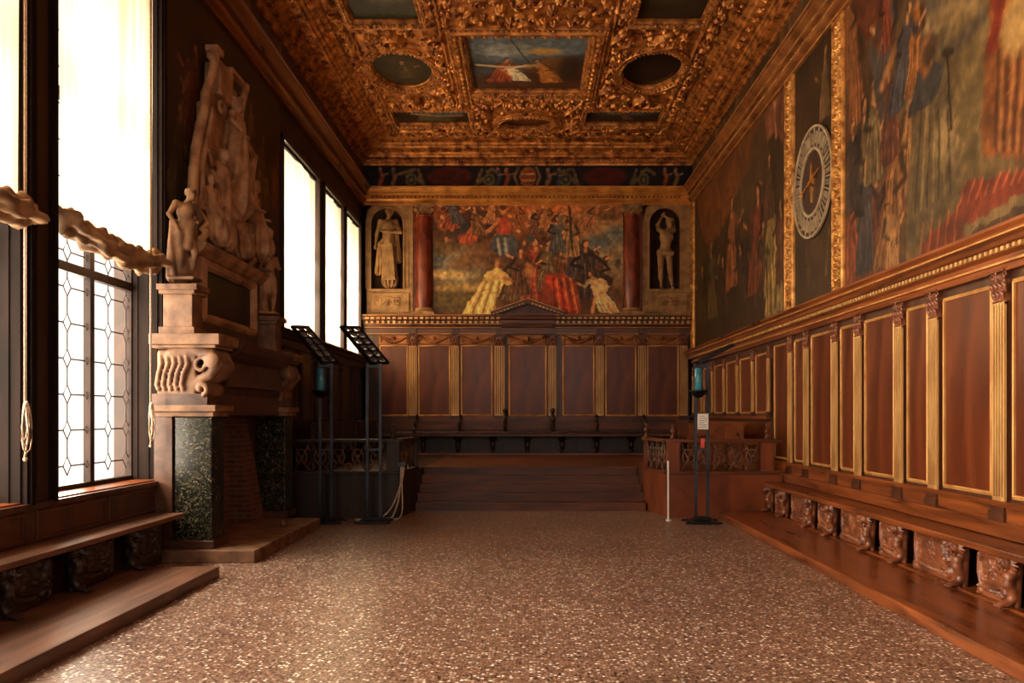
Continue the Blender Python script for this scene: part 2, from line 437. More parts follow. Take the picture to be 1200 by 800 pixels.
M['stucco'] = mixnoise('aged_stucco', rgb(132, 94, 66), rgb(190, 150, 112), (4, 4, 4), .6, bump=.25, bscale=45)
M['niche_stone'] = mixnoise('ochre_limestone', rgb(132, 96, 56), rgb(184, 142, 92), (4, 4, 4), .6, bump=.15, bscale=40)
M['redmarble'] = mixnoise('red_marble', rgb(92, 30, 14), rgb(150, 66, 34), (3, 3, 1.2), .35, detail=8, dist=1.5)
M['black'] = mixnoise('black_metal', rgb(14, 14, 16), rgb(30, 30, 34), (9, 9, 9), .4, .5)
M['steel'] = mixnoise('dull_steel', rgb(46, 50, 58), rgb(74, 80, 90), (9, 9, 2), .38, .7)
M['tealglass'] = mixnoise('teal_lamp_glass', rgb(30, 96, 120), rgb(60, 140, 160), (6, 6, 3), .15)
M['white'] = mixnoise('white_paper', rgb(214, 208, 200), rgb(232, 228, 222), (9, 9, 9), .6)
M['redtag'] = mixnoise('red_tag', rgb(180, 60, 52), rgb(208, 88, 74), (9, 9, 9), .5)
M['cable'] = mixnoise('white_cable', rgb(170, 156, 132), rgb(198, 184, 160), (9, 9, 9), .5)
M['cord'] = mixnoise('blind_cord', rgb(170, 140, 116), rgb(206, 178, 150), (40, 40, 40), .7)
M['darkplaster'] = mixnoise('dark_painted_wall', rgb(30, 18, 12), rgb(58, 34, 22), (1.2, 1.2, 1.2), .7, bump=.1, dist=1.5)
M['plaster'] = mixnoise('brown_plaster', rgb(76, 52, 38), rgb(108, 76, 54), (1.5, 1.5, 1.5), .8)
M['reveal'] = mixnoise('dark_reveal_wood', rgb(20, 12, 9), rgb(34, 21, 16), (9, 9, 1), .7, spec=.1)
M['lead'] = mixnoise('lead_came', rgb(40, 30, 28), rgb(66, 52, 48), (9, 9, 9), .6, .3)
M['winframe'] = mixnoise('dark_window_frame', rgb(30, 18, 14), rgb(48, 30, 23), (9, 9, 1), .55, spec=.2)
M['rail'] = mixnoise('iron_fret', rgb(70, 44, 34), rgb(128, 92, 70), (6, 6, 6), .42, .35)
M['cushion'] = mixnoise('worn_leather', rgb(54, 34, 30), rgb(94, 62, 52), (5, 5, 5), .5, bump=.2)
M['dialwhite'] = mixnoise('dial_ivory', rgb(166, 142, 108), rgb(198, 174, 138), (6, 6, 6), .5)
M['dialdark'] = mixnoise('dial_dark', rgb(46, 26, 16), rgb(70, 42, 26), (6, 6, 6), .5)

def verde():
    m, nt, p = newmat('verde_antico_marble'); L = nt.links
    tc = nd(nt, 'ShaderNodeTexCoord'); v = nd(nt, 'ShaderNodeTexVoronoi'); v.inputs['Scale'].default_value = 58
    nz = nd(nt, 'ShaderNodeTexNoise'); nz.inputs['Scale'].default_value = 9; nz.inputs['Detail'].default_value = 7
    mx = nd(nt, 'ShaderNodeMix', data_type='RGBA'); mx.inputs[0].default_value = .25
    L.new(tc.outputs['Object'], nz.inputs['Vector']); L.new(tc.outputs['Object'], mx.inputs[6]); L.new(nz.outputs['Color'], mx.inputs[7]); L.new(mx.outputs[2], v.inputs['Vector'])
    r = nd(nt, 'ShaderNodeValToRGB'); e = r.color_ramp.elements
    e[0].position = 0; e[0].color = (*rgb(12, 13, 10), 1); e[1].position = 1; e[1].color = (*rgb(112, 104, 84), 1)
    for pz, c in ((.45, rgb(24, 27, 20)), (.7, rgb(38, 38, 28)), (.86, rgb(66, 58, 42))): q = e.new(pz); q.color = (*c, 1)
    sp = nd(nt, 'ShaderNodeSeparateColor'); L.new(v.outputs['Color'], sp.inputs[0]); L.new(sp.outputs[0], r.inputs[0]); L.new(r.outputs[0], p.inputs['Base Color'])
    p.inputs['Roughness'].default_value = .22
    return m
M['verde'] = verde()
def terrazzo():
    m, nt, p = newmat('terrazzo'); L = nt.links
    tc = nd(nt, 'ShaderNodeTexCoord')
    def vor(scale):
        v = nd(nt, 'ShaderNodeTexVoronoi'); v.inputs['Scale'].default_value = scale
        L.new(tc.outputs['Object'], v.inputs['Vector']); return v
    v1 = vor(36); sp = nd(nt, 'ShaderNodeSeparateColor'); L.new(v1.outputs['Color'], sp.inputs[0])
    r = nd(nt, 'ShaderNodeValToRGB'); r.color_ramp.interpolation = 'CONSTANT'; e = r.color_ramp.elements
    e[0].position = 0; e[0].color = (*rgb(26, 19, 18), 1); e[1].position = .88; e[1].color = (*rgb(244, 232, 216), 1)
    for pz, c in ((.2, rgb(92, 62, 50)), (.38, rgb(128, 94, 76)), (.56, rgb(160, 126, 104)), (.68, rgb(198, 170, 148)), (.8, rgb(84, 50, 40))): q = e.new(pz); q.color = (*c, 1)
    L.new(sp.outputs[0], r.inputs[0])
    v2 = vor(90); sp2 = nd(nt, 'ShaderNodeSeparateColor'); L.new(v2.outputs['Color'], sp2.inputs[0])
    r2 = nd(nt, 'ShaderNodeValToRGB'); e = r2.color_ramp.elements
    e[0].position = .1; e[0].color = (*rgb(70, 46, 38), 1); e[1].position = 1; e[1].color = (*rgb(170, 134, 112), 1)
    L.new(sp2.outputs[1], r2.inputs[0])
    mr = nd(nt, 'ShaderNodeMapRange'); mr.inputs[1].default_value = .42; mr.inputs[2].default_value = .5
    L.new(v1.outputs['Distance'], mr.inputs[0])
    mx = nd(nt, 'ShaderNodeMix', data_type='RGBA'); L.new(mr.outputs[0], mx.inputs[0]); L.new(r.outputs[0], mx.inputs[6]); L.new(r2.outputs[0], mx.inputs[7])
    nz = nd(nt, 'ShaderNodeTexNoise'); nz.inputs['Scale'].default_value = .6; nz.inputs['Detail'].default_value = 4; L.new(tc.outputs['Object'], nz.inputs['Vector'])
    mr2 = nd(nt, 'ShaderNodeMapRange'); mr2.inputs[1].default_value = .3; mr2.inputs[2].default_value = .7; mr2.inputs[3].default_value = .82; mr2.inputs[4].default_value = 1.1
    L.new(nz.outputs[0], mr2.inputs[0])
    ml = nd(nt, 'ShaderNodeMix', data_type='RGBA', blend_type='MULTIPLY'); ml.inputs[0].default_value = 1
    L.new(mx.outputs[2], ml.inputs[6]); L.new(mr2.outputs[0], ml.inputs[7]); L.new(ml.outputs[2], p.inputs['Base Color'])
    p.inputs['Roughness'].default_value = .3
    b = nd(nt, 'ShaderNodeBump'); b.inputs['Strength'].default_value = .12; b.inputs['Distance'].default_value = .003
    L.new(sp.outputs[1], b.inputs['Height']); L.new(b.outputs[0], p.inputs['Normal'])
    return m
M['terrazzo'] = terrazzo()
def brick():
    m, nt, p = newmat('firebrick'); L = nt.links
    tc = nd(nt, 'ShaderNodeTexCoord'); sx = nd(nt, 'ShaderNodeSeparateXYZ'); L.new(tc.outputs['Object'], sx.inputs[0])
    ad = nd(nt, 'ShaderNodeMath'); ad.operation = 'ADD'; L.new(sx.outputs[0], ad.inputs[0]); L.new(sx.outputs[1], ad.inputs[1])
    cb = nd(nt, 'ShaderNodeCombineXYZ'); L.new(ad.outputs[0], cb.inputs[0]); L.new(sx.outputs[2], cb.inputs[1])
    b = nd(nt, 'ShaderNodeTexBrick'); b.inputs['Scale'].default_value = 1
    b.inputs['Brick Width'].default_value = .24; b.inputs['Row Height'].default_value = .075; b.inputs['Mortar Size'].default_value = .008
    b.inputs['Color1'].default_value = (*rgb(110, 66, 46), 1); b.inputs['Color2'].default_value = (*rgb(78, 46, 34), 1); b.inputs['Mortar'].default_value = (*rgb(120, 92, 74), 1)
    L.new(cb.outputs[0], b.inputs['Vector']); L.new(b.outputs[0], p.inputs['Base Color']); p.inputs['Roughness'].default_value = .85
    bp = nd(nt, 'ShaderNodeBump'); bp.inputs['Strength'].default_value = .6; bp.inputs['Distance'].default_value = .01; bp.invert = True
    L.new(b.outputs['Fac'], bp.inputs['Height']); L.new(bp.outputs[0], p.inputs['Normal'])
    return m
M['brick'] = brick()
def paintmat(name, rough=.42):
    m, nt, p = newmat(name); L = nt.links
    a = nd(nt, 'ShaderNodeVertexColor'); a.layer_name = 'paint'
    tc = nd(nt, 'ShaderNodeTexCoord'); nz = nd(nt, 'ShaderNodeTexNoise'); nz.inputs['Scale'].default_value = 9; nz.inputs['Detail'].default_value = 8
    L.new(tc.outputs['Object'], nz.inputs['Vector'])
    mr = nd(nt, 'ShaderNodeMapRange'); mr.inputs[1].default_value = .25; mr.inputs[2].default_value = .75; mr.inputs[3].default_value = .72; mr.inputs[4].default_value = 1.25
    L.new(nz.outputs[0], mr.inputs[0])
    ml = nd(nt, 'ShaderNodeMix', data_type='RGBA', blend_type='MULTIPLY'); ml.inputs[0].default_value = 1
    L.new(a.outputs[0], ml.inputs[6]); L.new(mr.outputs[0], ml.inputs[7]); L.new(ml.outputs[2], p.inputs['Base Color'])
    p.inputs['Roughness'].default_value = rough; p.inputs['Specular IOR Level'].default_value = .35
    return m
M['paint'] = paintmat('oil_paint', .5)
def cloth():
    m, nt, p = newmat('blind_linen'); L = nt.links
    out = nt.nodes['Material Output']; nt.nodes.remove(p)
    tc = nd(nt, 'ShaderNodeTexCoord'); mp = nd(nt, 'ShaderNodeMapping'); mp.inputs['Scale'].default_value = (5, 5, .15); L.new(tc.outputs['Object'], mp.inputs[0])
    nz = nd(nt, 'ShaderNodeTexNoise'); nz.inputs['Scale'].default_value = 1.5; nz.inputs['Detail'].default_value = 3; L.new(mp.outputs[0], nz.inputs['Vector'])
    r = nd(nt, 'ShaderNodeValToRGB'); e = r.color_ramp.elements; e[0].position = .3; e[0].color = (*rgb(226, 200, 160), 1); e[1].position = .7; e[1].color = (*rgb(250, 236, 208), 1)
    L.new(nz.outputs[0], r.inputs[0])
    d = nd(nt, 'ShaderNodeBsdfDiffuse'); t = nd(nt, 'ShaderNodeBsdfTranslucent'); mx = nd(nt, 'ShaderNodeMixShader'); mx.inputs[0].default_value = .5
    L.new(r.outputs[0], d.inputs[0]); L.new(r.outputs[0], t.inputs[0]); L.new(d.outputs[0], mx.inputs[1]); L.new(t.outputs[0], mx.inputs[2]); L.new(mx.outputs[0], out.inputs[0])
    return m
M['cloth'] = cloth()
def glass():
    m, nt, p = newmat('thin_pane_glass'); L = nt.links
    out = nt.nodes['Material Output']; nt.nodes.remove(p)
    t = nd(nt, 'ShaderNodeBsdfTransparent'); t.inputs[0].default_value = (.97, .96, .93, 1); g = nd(nt, 'ShaderNodeBsdfGlossy'); g.inputs['Roughness'].default_value = .05
    mx = nd(nt, 'ShaderNodeMixShader'); mx.inputs[0].default_value = .05
    L.new(t.outputs[0], mx.inputs[1]); L.new(g.outputs[0], mx.inputs[2]); L.new(mx.outputs[0], out.inputs[0])
    return m
M['glass'] = glass()

# ---------------------------------------------------------------- painter (pictures as pigment on a fine mesh)
def smooth_noise(n, m, cell, seed):
    r = np.random.default_rng(seed); a = r.random((n//cell+3, m//cell+3))
    y = np.arange(n)/cell; x = np.arange(m)/cell; yi = y.astype(int); xi = x.astype(int)
    fy = (y-yi)[:, None]; fx = (x-xi)[None]; fy = fy*fy*(3-2*fy); fx = fx*fx*(3-2*fx)
    g = lambda i, j: a[np.ix_(yi+i, xi+j)]
    return g(0, 0)*(1-fy)*(1-fx)+g(0, 1)*(1-fy)*fx+g(1, 0)*fy*(1-fx)+g(1, 1)*fy*fx
class Canvas:
    def __init__(s, u0, u1, z0, z1, res, base, seed=1):
        s.us = np.linspace(u0, u1, int(abs(u1-u0)/res)+2); s.zs = np.linspace(z0, z1, int(abs(z1-z0)/res)+2)
        s.U, s.Z = np.meshgrid(s.us, s.zs); n, m = s.U.shape; s.res = abs(res)
        s.n1 = smooth_noise(n, m, 14, seed)-.5; s.n2 = smooth_noise(n, m, 5, seed+1)-.5; s.n3 = smooth_noise(n, m, 40, seed+2)-.5
        s.C = np.tile(np.array(base, float)/255, (n, m, 1)); s.sc = 14*s.res
        s.C *= (1+.5*s.n3+.3*s.n1+.2*s.n2)[..., None]
        s.wu = s.U+s.n1*s.sc*.22+s.n2*s.res*3.5; s.wz = s.Z+s.n3*s.sc*.2+s.n2[::-1]*s.res*3.5
        s.r = random.Random(seed)
    def mix(s, a, c):
        c = np.array(c, float)/255*(1+.35*s.n2+.25*s.n1)[..., None]
        s.C = s.C*(1-a[..., None])+c*a[..., None]
    def mixw(s, W, a, c):
        c = np.array(c, float)/255*(1+.35*s.n2[W]+.25*s.n1[W])[..., None]
        s.C[W] = s.C[W]*(1-a[..., None])+c*a[..., None]
    def brush(s, n, L=.12, wd=.018, amt=.2, vert=.6):
        for k in range(n):      # broken brushwork following the local colour
            j = s.r.randrange(len(s.zs)); i = s.r.randrange(len(s.us)); c = s.C[j, i]*255*(1+s.r.uniform(-amt, amt*1.2))
            a = PI/2+s.r.gauss(0, 1-vert)*1.2; l = L*s.r.uniform(.4, 1.3); u, z = s.us[i], s.zs[j]
            s.line([(u-l*math.cos(a), z-l*math.sin(a)), (u+l*.2*s.r.uniform(-1, 1), z), (u+l*math.cos(a), z+l*math.sin(a))], wd*s.r.uniform(.5, 1.3), c, .45, wd*.4)
    def varnish(s, k, tint=(1, .88, .7), desat=.25):
        g = s.C.mean(-1, keepdims=True); s.C = (s.C*(1-desat)+g*desat)*np.array(tint)*k
    def ell(s, u, z, ru, rz, c, al=1, soft=.25, ang=0):
        x = s.wu-u; y = s.wz-z; x, y = x*math.cos(ang)+y*math.sin(ang), -x*math.sin(ang)+y*math.cos(ang)
        q = np.sqrt((x/ru)**2+(y/rz)**2); s.mix(al*np.clip((1+soft-q)/(2*soft), 0, 1), c)
    def line(s, pts, wd, c, al=1, wd2=None):
        wd2 = wd if wd2 is None else wd2; n = len(pts)-1; R = max(wd, wd2)*1.5+s.sc*.2+s.res*3
        i0, i1 = np.searchsorted(s.us, (min(p[0] for p in pts)-R, max(p[0] for p in pts)+R))
        zz = s.zs if s.zs[1] > s.zs[0] else s.zs; j0, j1 = np.searchsorted(zz, (min(p[1] for p in pts)-R, max(p[1] for p in pts)+R))
        if i1 <= i0 or j1 <= j0: return
        W = (slice(j0, j1), slice(i0, i1)); wu, wz = s.wu[W]*.35+s.U[W]*.65, s.wz[W]*.35+s.Z[W]*.65; a = np.zeros_like(wu)
        for i in range(n):
            p, q = pts[i], pts[i+1]; d = (q[0]-p[0], q[1]-p[1]); L = max(d[0]**2+d[1]**2, 1e-9)
            t = np.clip(((wu-p[0])*d[0]+(wz-p[1])*d[1])/L, 0, 1)
            w_ = wd+(wd2-wd)*(i+t)/n
            a = np.maximum(a, np.clip(1.5-1.2*np.hypot(wu-p[0]-t*d[0], wz-p[1]-t*d[1])/w_, 0, 1))
        s.mixw(W, a*al, c)
    def poly(s, pts, c, al=1):
        ins = np.zeros(s.U.shape, bool); n = len(pts)
        for i in range(n):
            (x0, y0), (x1, y1) = pts[i], pts[(i+1) % n]
            if y0 == y1: continue
            k = ((y0 > s.wz) != (y1 > s.wz)) & (s.wu < (x1-x0)*(s.wz-y0)/(y1-y0)+x0); ins ^= k
        s.mix(ins*float(al), c)
    def fig(s, u, z, h, robe_c, skin=(186, 128, 88), lean=0, arm=1, hair=(58, 34, 20), w=1, zs=1):
        """generic robed figure: feet at (u,z)"""
        R = s.r; t = lambda a, b: (u+a*h*w+b*h*lean, z+b*h*zs)
        dk = [x*.5 for x in robe_c]; lt = [min(255, x*1.4+14) for x in robe_c]
        s.poly([t(-.2, 0), t(-.17, .3), t(-.12, .55), t(-.13, .78), t(.0, .84), t(.13, .78), t(.12, .55), t(.19, .3), t(.22, 0)], robe_c)
        for k in range(9):
            a = -.15+.3*k/8+R.uniform(-.02, .02); zt = R.uniform(.35, .7); s.line([t(a*1.3, .03), t(a+R.uniform(-.03, .03), .3*zt/.6), t(a*.5, zt)], h*R.uniform(.007, .016)*w, dk if k % 2 else lt, R.uniform(.4, .8))
        s.line([t(arm*.1, .76), t(arm*.24, .62), t(arm*.36, .7)], h*.05, [x*.8 for x in robe_c], 1, h*.03)
        s.line([t(arm*.3, .66), t(arm*.4, .73)], h*.024, skin)
        s.line([t(-arm*.1, .76), t(-arm*.2, .58), t(-arm*.04, .52)], h*.045, dk, 1, h*.03)
        s.line([t(0, .8), t(0, .88)], h*.035, skin)
        s.ell(*t(0, .93), h*.058, h*.072, hair, 1, .2); s.ell(*t(arm*.012, .92), h*.042, h*.056, skin, 1, .2)
    def build(s, name, fn, parent=None, o3=(0, 0, 0), **k):
        c = np.clip(s.C, .003, 1); lin = np.where(c <= .04045, c/12.92, ((c+.055)/1.055)**2.4).reshape(-1, 3)
        return grid_mesh(name, s.us, s.zs, np.zeros_like(s.U), fn, M['paint'], parent, o3, cols=lin, **k)
onR = lambda d: (lambda u, z, h: (RW-d-h, u, z))        # wall-plane mappings: u along the wall, z up, h off the wall
onB = lambda d: (lambda u, z, h: (u, YB-d-h, z))
onL = lambda d: (lambda u, z, h: (LW+d+h, u, z))
# ================================================================ THE SETTING
MB().box(-6, 6, Y0-.3, YB+1, -.3, 0).build('floor', M['terrazzo'], kind='structure')
CEIL = 9.3
MB().box(RW, RW+.4, Y0-.3, YB+1, 0, CEIL+1).build('wall_right', M['darkplaster'], kind='structure')
MB().box(-6, 6, YB+.45, YB+.85, 0, CEIL+1).build('wall_back', M['darkplaster'], kind='structure')
wf = MB()
for a, b in ((-6, -3.5), (-1.3, 1.3), (3.5, 6)): wf.box(a, b, Y0-.3, Y0, 0, CEIL+1)
for a, b in ((-3.5, -1.3), (1.3, 3.5)): wf.box(a, b, Y0-.3, Y0, 0, 2.5); wf.box(a, b, Y0-.3, Y0, 7.3, CEIL+1)
wf.build('wall_front', M['plaster'], kind='structure')
# window wall
wl = MB(); WT = .55
def wallbox(a, b, z0, z1): wl.box(LW-WT, LW, a, b, z0, z1)
edges = [Y0-.3]
for a, b in WIN_NEAR: edges += [a, b]
edges += [WIN_FAR[0][0]]
for i in range(0, len(edges), 2): wallbox(edges[i], edges[i+1], 0, CEIL+1)
for a, b in WIN_NEAR: wallbox(a, b, 0, .97); wallbox(a, b, 7.0, CEIL+1)
e = [WIN_FAR[0][0]]+[x for w_ in WIN_FAR for x in w_][1:]+[YB+1]
for (a, b) in WIN_FAR: wallbox(a, b, 0, 3.4); wallbox(a, b, 6.95, CEIL+1)
for i in range(1, len(e), 2): wallbox(e[i], e[i+1], 0, CEIL+1)
wl.build('wall_left', M['darkplaster'], kind='structure')

# windows
def window(k, a, b, z0, z1, leads):
    X = LW-.35
    fr = MB(); t = .045
    fr.box(X-.04, X+.04, a, a+t, z0, z1); fr.box(X-.04, X+.04, b-t, b, z0, z1)
    fr.box(X-.04, X+.04, a+t, b-t, z0, z0+.08); fr.box(X-.04, X+.04, a+t, b-t, z1-.08, z1)
    root = fr.build('window_%d' % k, M['winframe'], kind='structure')
    mb = MB(); trans = [z for z in ((3.38 if z0 < 2 else 4.6), 5.2) if z0+.5 < z < z1-.5]
    if leads: mull = [a+1.3]
    else: mull = [(a+b)/2]
    for y in mull: mb.box(X-.035, X+.045, y-.045, y+.045, z0+.08, z1-.08)
    for z in trans: mb.box(X-.03, X+.05, a+t, b-t, z-.05, z+.05)
    mb.build('mullion', M['winframe'], root)
    MB().box(X-.004, X+.004, a+t, b-t, z0+.08, z1-.08).build('pane', M['glass'], root)
    if True:
        ld = MB(); r = .009; px = .43; pz = .385; dh, dw = .1, .075
        y = a+t+.0; cols = []
        c0 = mull[0]
        ks = [c0+i*px for i in range(-12, 12) if a+t < c0+i*px < b-t]
        top = z1-.1; n = int((top-z0)/pz)
        for y in ks:
            for j in range(n+1):
                z = z0+.28+j*pz
                if z+dh > top: break
                ld.tube([(X, y, z-dh), (X, y+dw, z), (X, y, z+dh), (X, y-dw, z)], r, 4, closed=True)
                ld.tube([(X, y+dw, z), (X, min(y+px-dw, b-t), z)], r, 4)
                if z+pz+dh < top: ld.tube([(X, y, z+dh), (X, y, z+pz-dh)], r, 4)
                if y == ks[0]: ld.tube([(X, y-dw, z), (X, a+t, z)], r, 4)
        ld.build('leading', M['lead'], root)
    sl = MB().box(X+.05, LW+.0, a, b, z0-.0, z0+.03)
    sl.build('window_sill', M['walnut_long'], root)
    return root
for i, (a, b) in enumerate(WIN_NEAR): window(i+1, a, b, .97, 7.0, i == 3)
for i, (a, b) in enumerate(WIN_FAR): window(i+5, a, b, 3.4, 6.95, False)

# jamb casings of the near windows and the piers
tn = [0]
def trim(mb, mat, **k):
    tn[0] += 1; return mb.build('trim_%d' % tn[0], mat, kind='structure', **k)
for a, b in WIN_NEAR[1:]:
    m = MB()
    for y0, y1, s in ((a-.12, a, -1), (b, b+.12, 1)):
        m.box(LW, LW+.05, y0, y1, .97, 7.1)
        m.box(LW+.05, LW+.075, y0+.03, y1-.03, .97, 7.1)
    m.box(LW, LW+.06, a-.12, b+.12, 7.0, 7.14)
    trim(m, M['reveal'])
for a, b in WIN_NEAR[1:]:   # lining of the reveals
    m = MB()
    for y0, s in ((a, 1), (b, -1)):
        m.box(LW-.34, LW-.002, y0, y0+s*.018, 1.0, 6.98)
        m.box(LW-.3, LW-.24, y0+s*.018, y0+s*.03, 1.0, 6.98)
        m.box(LW-.16, LW-.1, y0+s*.018, y0+s*.03, 1.0, 6.98)
    trim(m, M['reveal'])
m = MB()
for a, b in WIN_FAR:
    for y0, y1 in ((a-.09, a), (b, b+.09)): m.box(LW, LW+.05, y0, y1, 3.35, 7.03)
    m.box(LW, LW+.06, a-.09, b+.09, 6.95, 7.05)
trim(m, M['darkwood'])

# -------- swept mouldings round three sides
def sweep3(prof, sides='LBR', y0=Y0):
    """prof (distance off the wall, z)"""
    m = MB()
    for sd in sides:
        if sd == 'R': A = [(RW-d, y0, z) for d, z in prof]; B = [(RW-d, YB-d, z) for d, z in prof]
        if sd == 'L': A = [(LW+d, y0, z) for d, z in prof]; B = [(LW+d, YB-d, z) for d, z in prof]
        if sd == 'B': A = [(LW+d, YB-d, z) for d, z in prof]; B = [(RW-d, YB-d, z) for d, z in prof]
        m.rings([A, B])
    return m
cornice = [(0, 7.62), (.08, 7.62), (.09, 7.65), (.05, 7.67), (.05, 7.7), (.12, 7.73), (.15, 7.76), (.15, 7.78), (.1, 7.79), (.1, 7.88), (.17, 7.9), (.18, 7.93), (.15, 7.94), (.22, 7.99), (.26, 8.02), (.27, 8.05), (.3, 8.06), (.3, 8.09), (0, 8.1)]
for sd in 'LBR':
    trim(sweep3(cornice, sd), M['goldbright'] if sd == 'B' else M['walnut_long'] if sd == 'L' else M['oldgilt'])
trim(MB().box(LW, RW, YB-.0, YB+.44, 7.6, 8.1), M['darkplaster'])
cc = [(0, 8.72), (.07, 8.72), (.08, 8.77), (.13, 8.79), (.14, 8.86), (.24, 8.9), (.26, 8.95), (.3, 8.96), (.32, 9.0), (.55, 9.05), (.57, 9.1), (.62, 9.12), (.64, 9.17), (.82, 9.24), (.84, 9.3), (0, 9.32)]
for sd in 'LBR': trim(sweep3(cc, sd), M['goldred'])
# dentils and rosettes of the ceiling cornice
def cornice_orn(sd):
    m = MB(); n0 = 0
    def T(u, d, z): return {'R': (RW-d, u, z), 'L': (LW+d, u, z), 'B': (u, YB-d, z)}[sd]
    a, b = (8, YB-.3) if sd != 'B' else (LW+.3, RW-.3)
    s = len(m.v)
    st = .09; k = int((b-a)/st)
    for i in range(k): u = a+i*st; m.box(u, u+.05, .14, .23, 8.8, 8.86)
    st = .36; k = int((b-a-.6)/st)
    for i in range(k):
        u = a+.3+(i+.5)*st
        m.ball((u, .44, 9.0), .05, 8, 5); m.ball((u+st/2, .73, 9.17), .035, 8, 5); m.ball((u, .73, 9.17), .022, 6, 4)
        for q in range(5):
            an = q/5*2*PI; m.ball((u+.06*math.cos(an), .44+.06*math.sin(an), 9.005), .026, 6, 4)
    m.v = [T(*p) for p in m.v]
    return m
for sd in 'LBR': trim(cornice_orn(sd), M['goldred'], smooth=False)

for sd, (d, z) in [(s_, q_) for s_ in 'RB' for q_ in ((.085, 7.625), (.155, 7.77), (.19, 7.915), (.305, 8.07))]:
    trim(sweep3([(d-.02, z-.0), (d+.008, z-.0), (d+.008, z+.016), (d-.02, z+.016)], sd), M['giltline'])
m = MB()
y = 6.0
while y < YB-.4: m.ball((RW-.12, y, 7.835), .03, 6, 4); y += .12
x = -4.3
while x < 4.3: m.ball((x, YB-.12, 7.835), .03, 6, 4); x += .12
trim(m, M['oldgilt'])
# -------- painted friezes between the two cornices
c = Canvas(LW, RW, 8.08, 8.74, .014, (22, 16, 20), 5)
for sx in (-1, 1):
    c.ell(sx*2.15, 8.41, .62, .27, (86, 22, 14), 1, .06)
    for q in (-1, 1):
        for k in range(9):
            a = k*.8; c.line([(sx*2.15+q*(.72+.02*k), 8.2+.05*k), (sx*2.15+q*(.85+.03*math.sin(k)), 8.25+.045*k)], .05, [(120, 96, 62), (92, 84, 60), (140, 110, 70)][k % 3], .8)
        u = sx*2.15+q*1.08; c.ell(u, 8.33, .17, .19, (118, 108, 76), .9, .15); c.ell(u, 8.33, .1, .11, (40, 38, 34), .9, .2); c.ell(u, 8.33, .06, .06, (120, 106, 76), .9)
        c.line([(u-.05, 8.55), (u+.1, 8.62), (u+.3*q, 8.5)], .06, (116, 94, 62))
for k, u in enumerate((-4.1, -3.75, -.85, -.6, .55, .85, 3.8, 4.1)):
    c.line([(u, 8.2), (u+.08, 8.4), (u+.02, 8.55)], .07, [(150, 70, 44), (128, 96, 66), (60, 66, 90)][k % 3]); c.ell(u+.02, 8.62, .05, .055, (156, 112, 80))
    c.line([(u+.05, 8.45), (u+.22, 8.5)], .03, (150, 104, 74))
c.ell(.02, 8.42, .24, .3, (150, 92, 50), 1, .08); 
for k in range(5): c.line([(-.17, 8.24+.085*k), (.2, 8.24+.085*k)], .022, (168, 56, 34) if k % 2 == 0 else (206, 160, 104))
for q in (-1, 1): c.line([(q*.27, 8.2), (q*.36, 8.42), (q*.26, 8.66)], .05, (120, 96, 70))
c.build('frieze_painting', onB(.03), label='dark painted frieze on back wall with two red cartouches and central striped shield', cat='painting', o3=(0, YB-.03, 8.08))
for sd, fn in (('R', onR(.02)), ('L', onL(.02))):
    c = Canvas(8, YB-.05, 8.06, 8.76, .03, (72, 48, 28), 9 if sd == 'R' else 10)
    for k in range(60):
        u = c.r.uniform(8, YB); c.line([(u, 8.1), (u+c.r.uniform(-.1, .1), 8.4), (u+c.r.uniform(-.15, .15), 8.7)], c.r.uniform(.04, .12), c.r.choice([(112, 74, 42), (92, 40, 26), (60, 60, 44), (36, 24, 18), (124, 96, 60)]), .7)
    c.build('frieze_painting', fn, label='long dim painted frieze high on the %s' % ('right wall above the gilded picture frames' if sd == 'R' else 'window wall below the ceiling'), cat='painting', o3=(RW-.02 if sd == 'R' else LW+.02, 15, 8.06))

# ================================================================ CEILING
TOPZ = 9.62
MB().box(-6, 6, Y0-.3, YB+1, TOPZ+.05, TOPZ+.35).build('ceiling', M['darkwood'], kind='structure')
R_ = random.Random(5)
CX = 3.78
R = Relief(-CX, CX, 13.0, 21.98, .0165)
# openings (cx, cy, hx, hy, kind)
OPEN = [(0, 17.62, 1.22, 1.43, 'rect'), (-2.72, 17.9, .62, .95, 'oval'), (2.72, 17.9, .62, .95, 'oval'),
        (-2.42, 20.72, .92, .5, 'rect'), (2.42, 20.72, .92, .5, 'rect'), (0, 21.1, .66, .42, 'oval'),
        (-2.7, 14.7, .62, 1.0, 'rect'), (2.7, 14.7, .62, 1.0, 'rect'), (0, 13.9, .9, .7, 'oval')]
# raised grid of beams
def beam(pts, wd, h): R.line(pts, wd, h)
band = np.zeros_like(R.H)
for u, v, a, b in [(0, 17.62, 1.66, 1.9)]:
    q = np.maximum(np.abs(R.U-u)/a, np.abs(R.V-v)/b)
for k in range(520):   # dense foliage carving over the field, mirrored left and right
    u = R_.uniform(0, CX); v = R_.uniform(13.1, 21.9); t = R_.random()
    for s in (-1, 1):
        if t < .3: R.spiral(s*u, v, R_.uniform(.1, .17), R_.uniform(0, 6), 1.2, .03, .07, s)
        elif t < .75: R.leaf(s*u, v, R_.uniform(.14, .26), .055, (PI-t*31) if s < 0 else t*31, .075)
        else: R.rosette(s*u, v, R_.uniform(.06, .11), 5, .085)
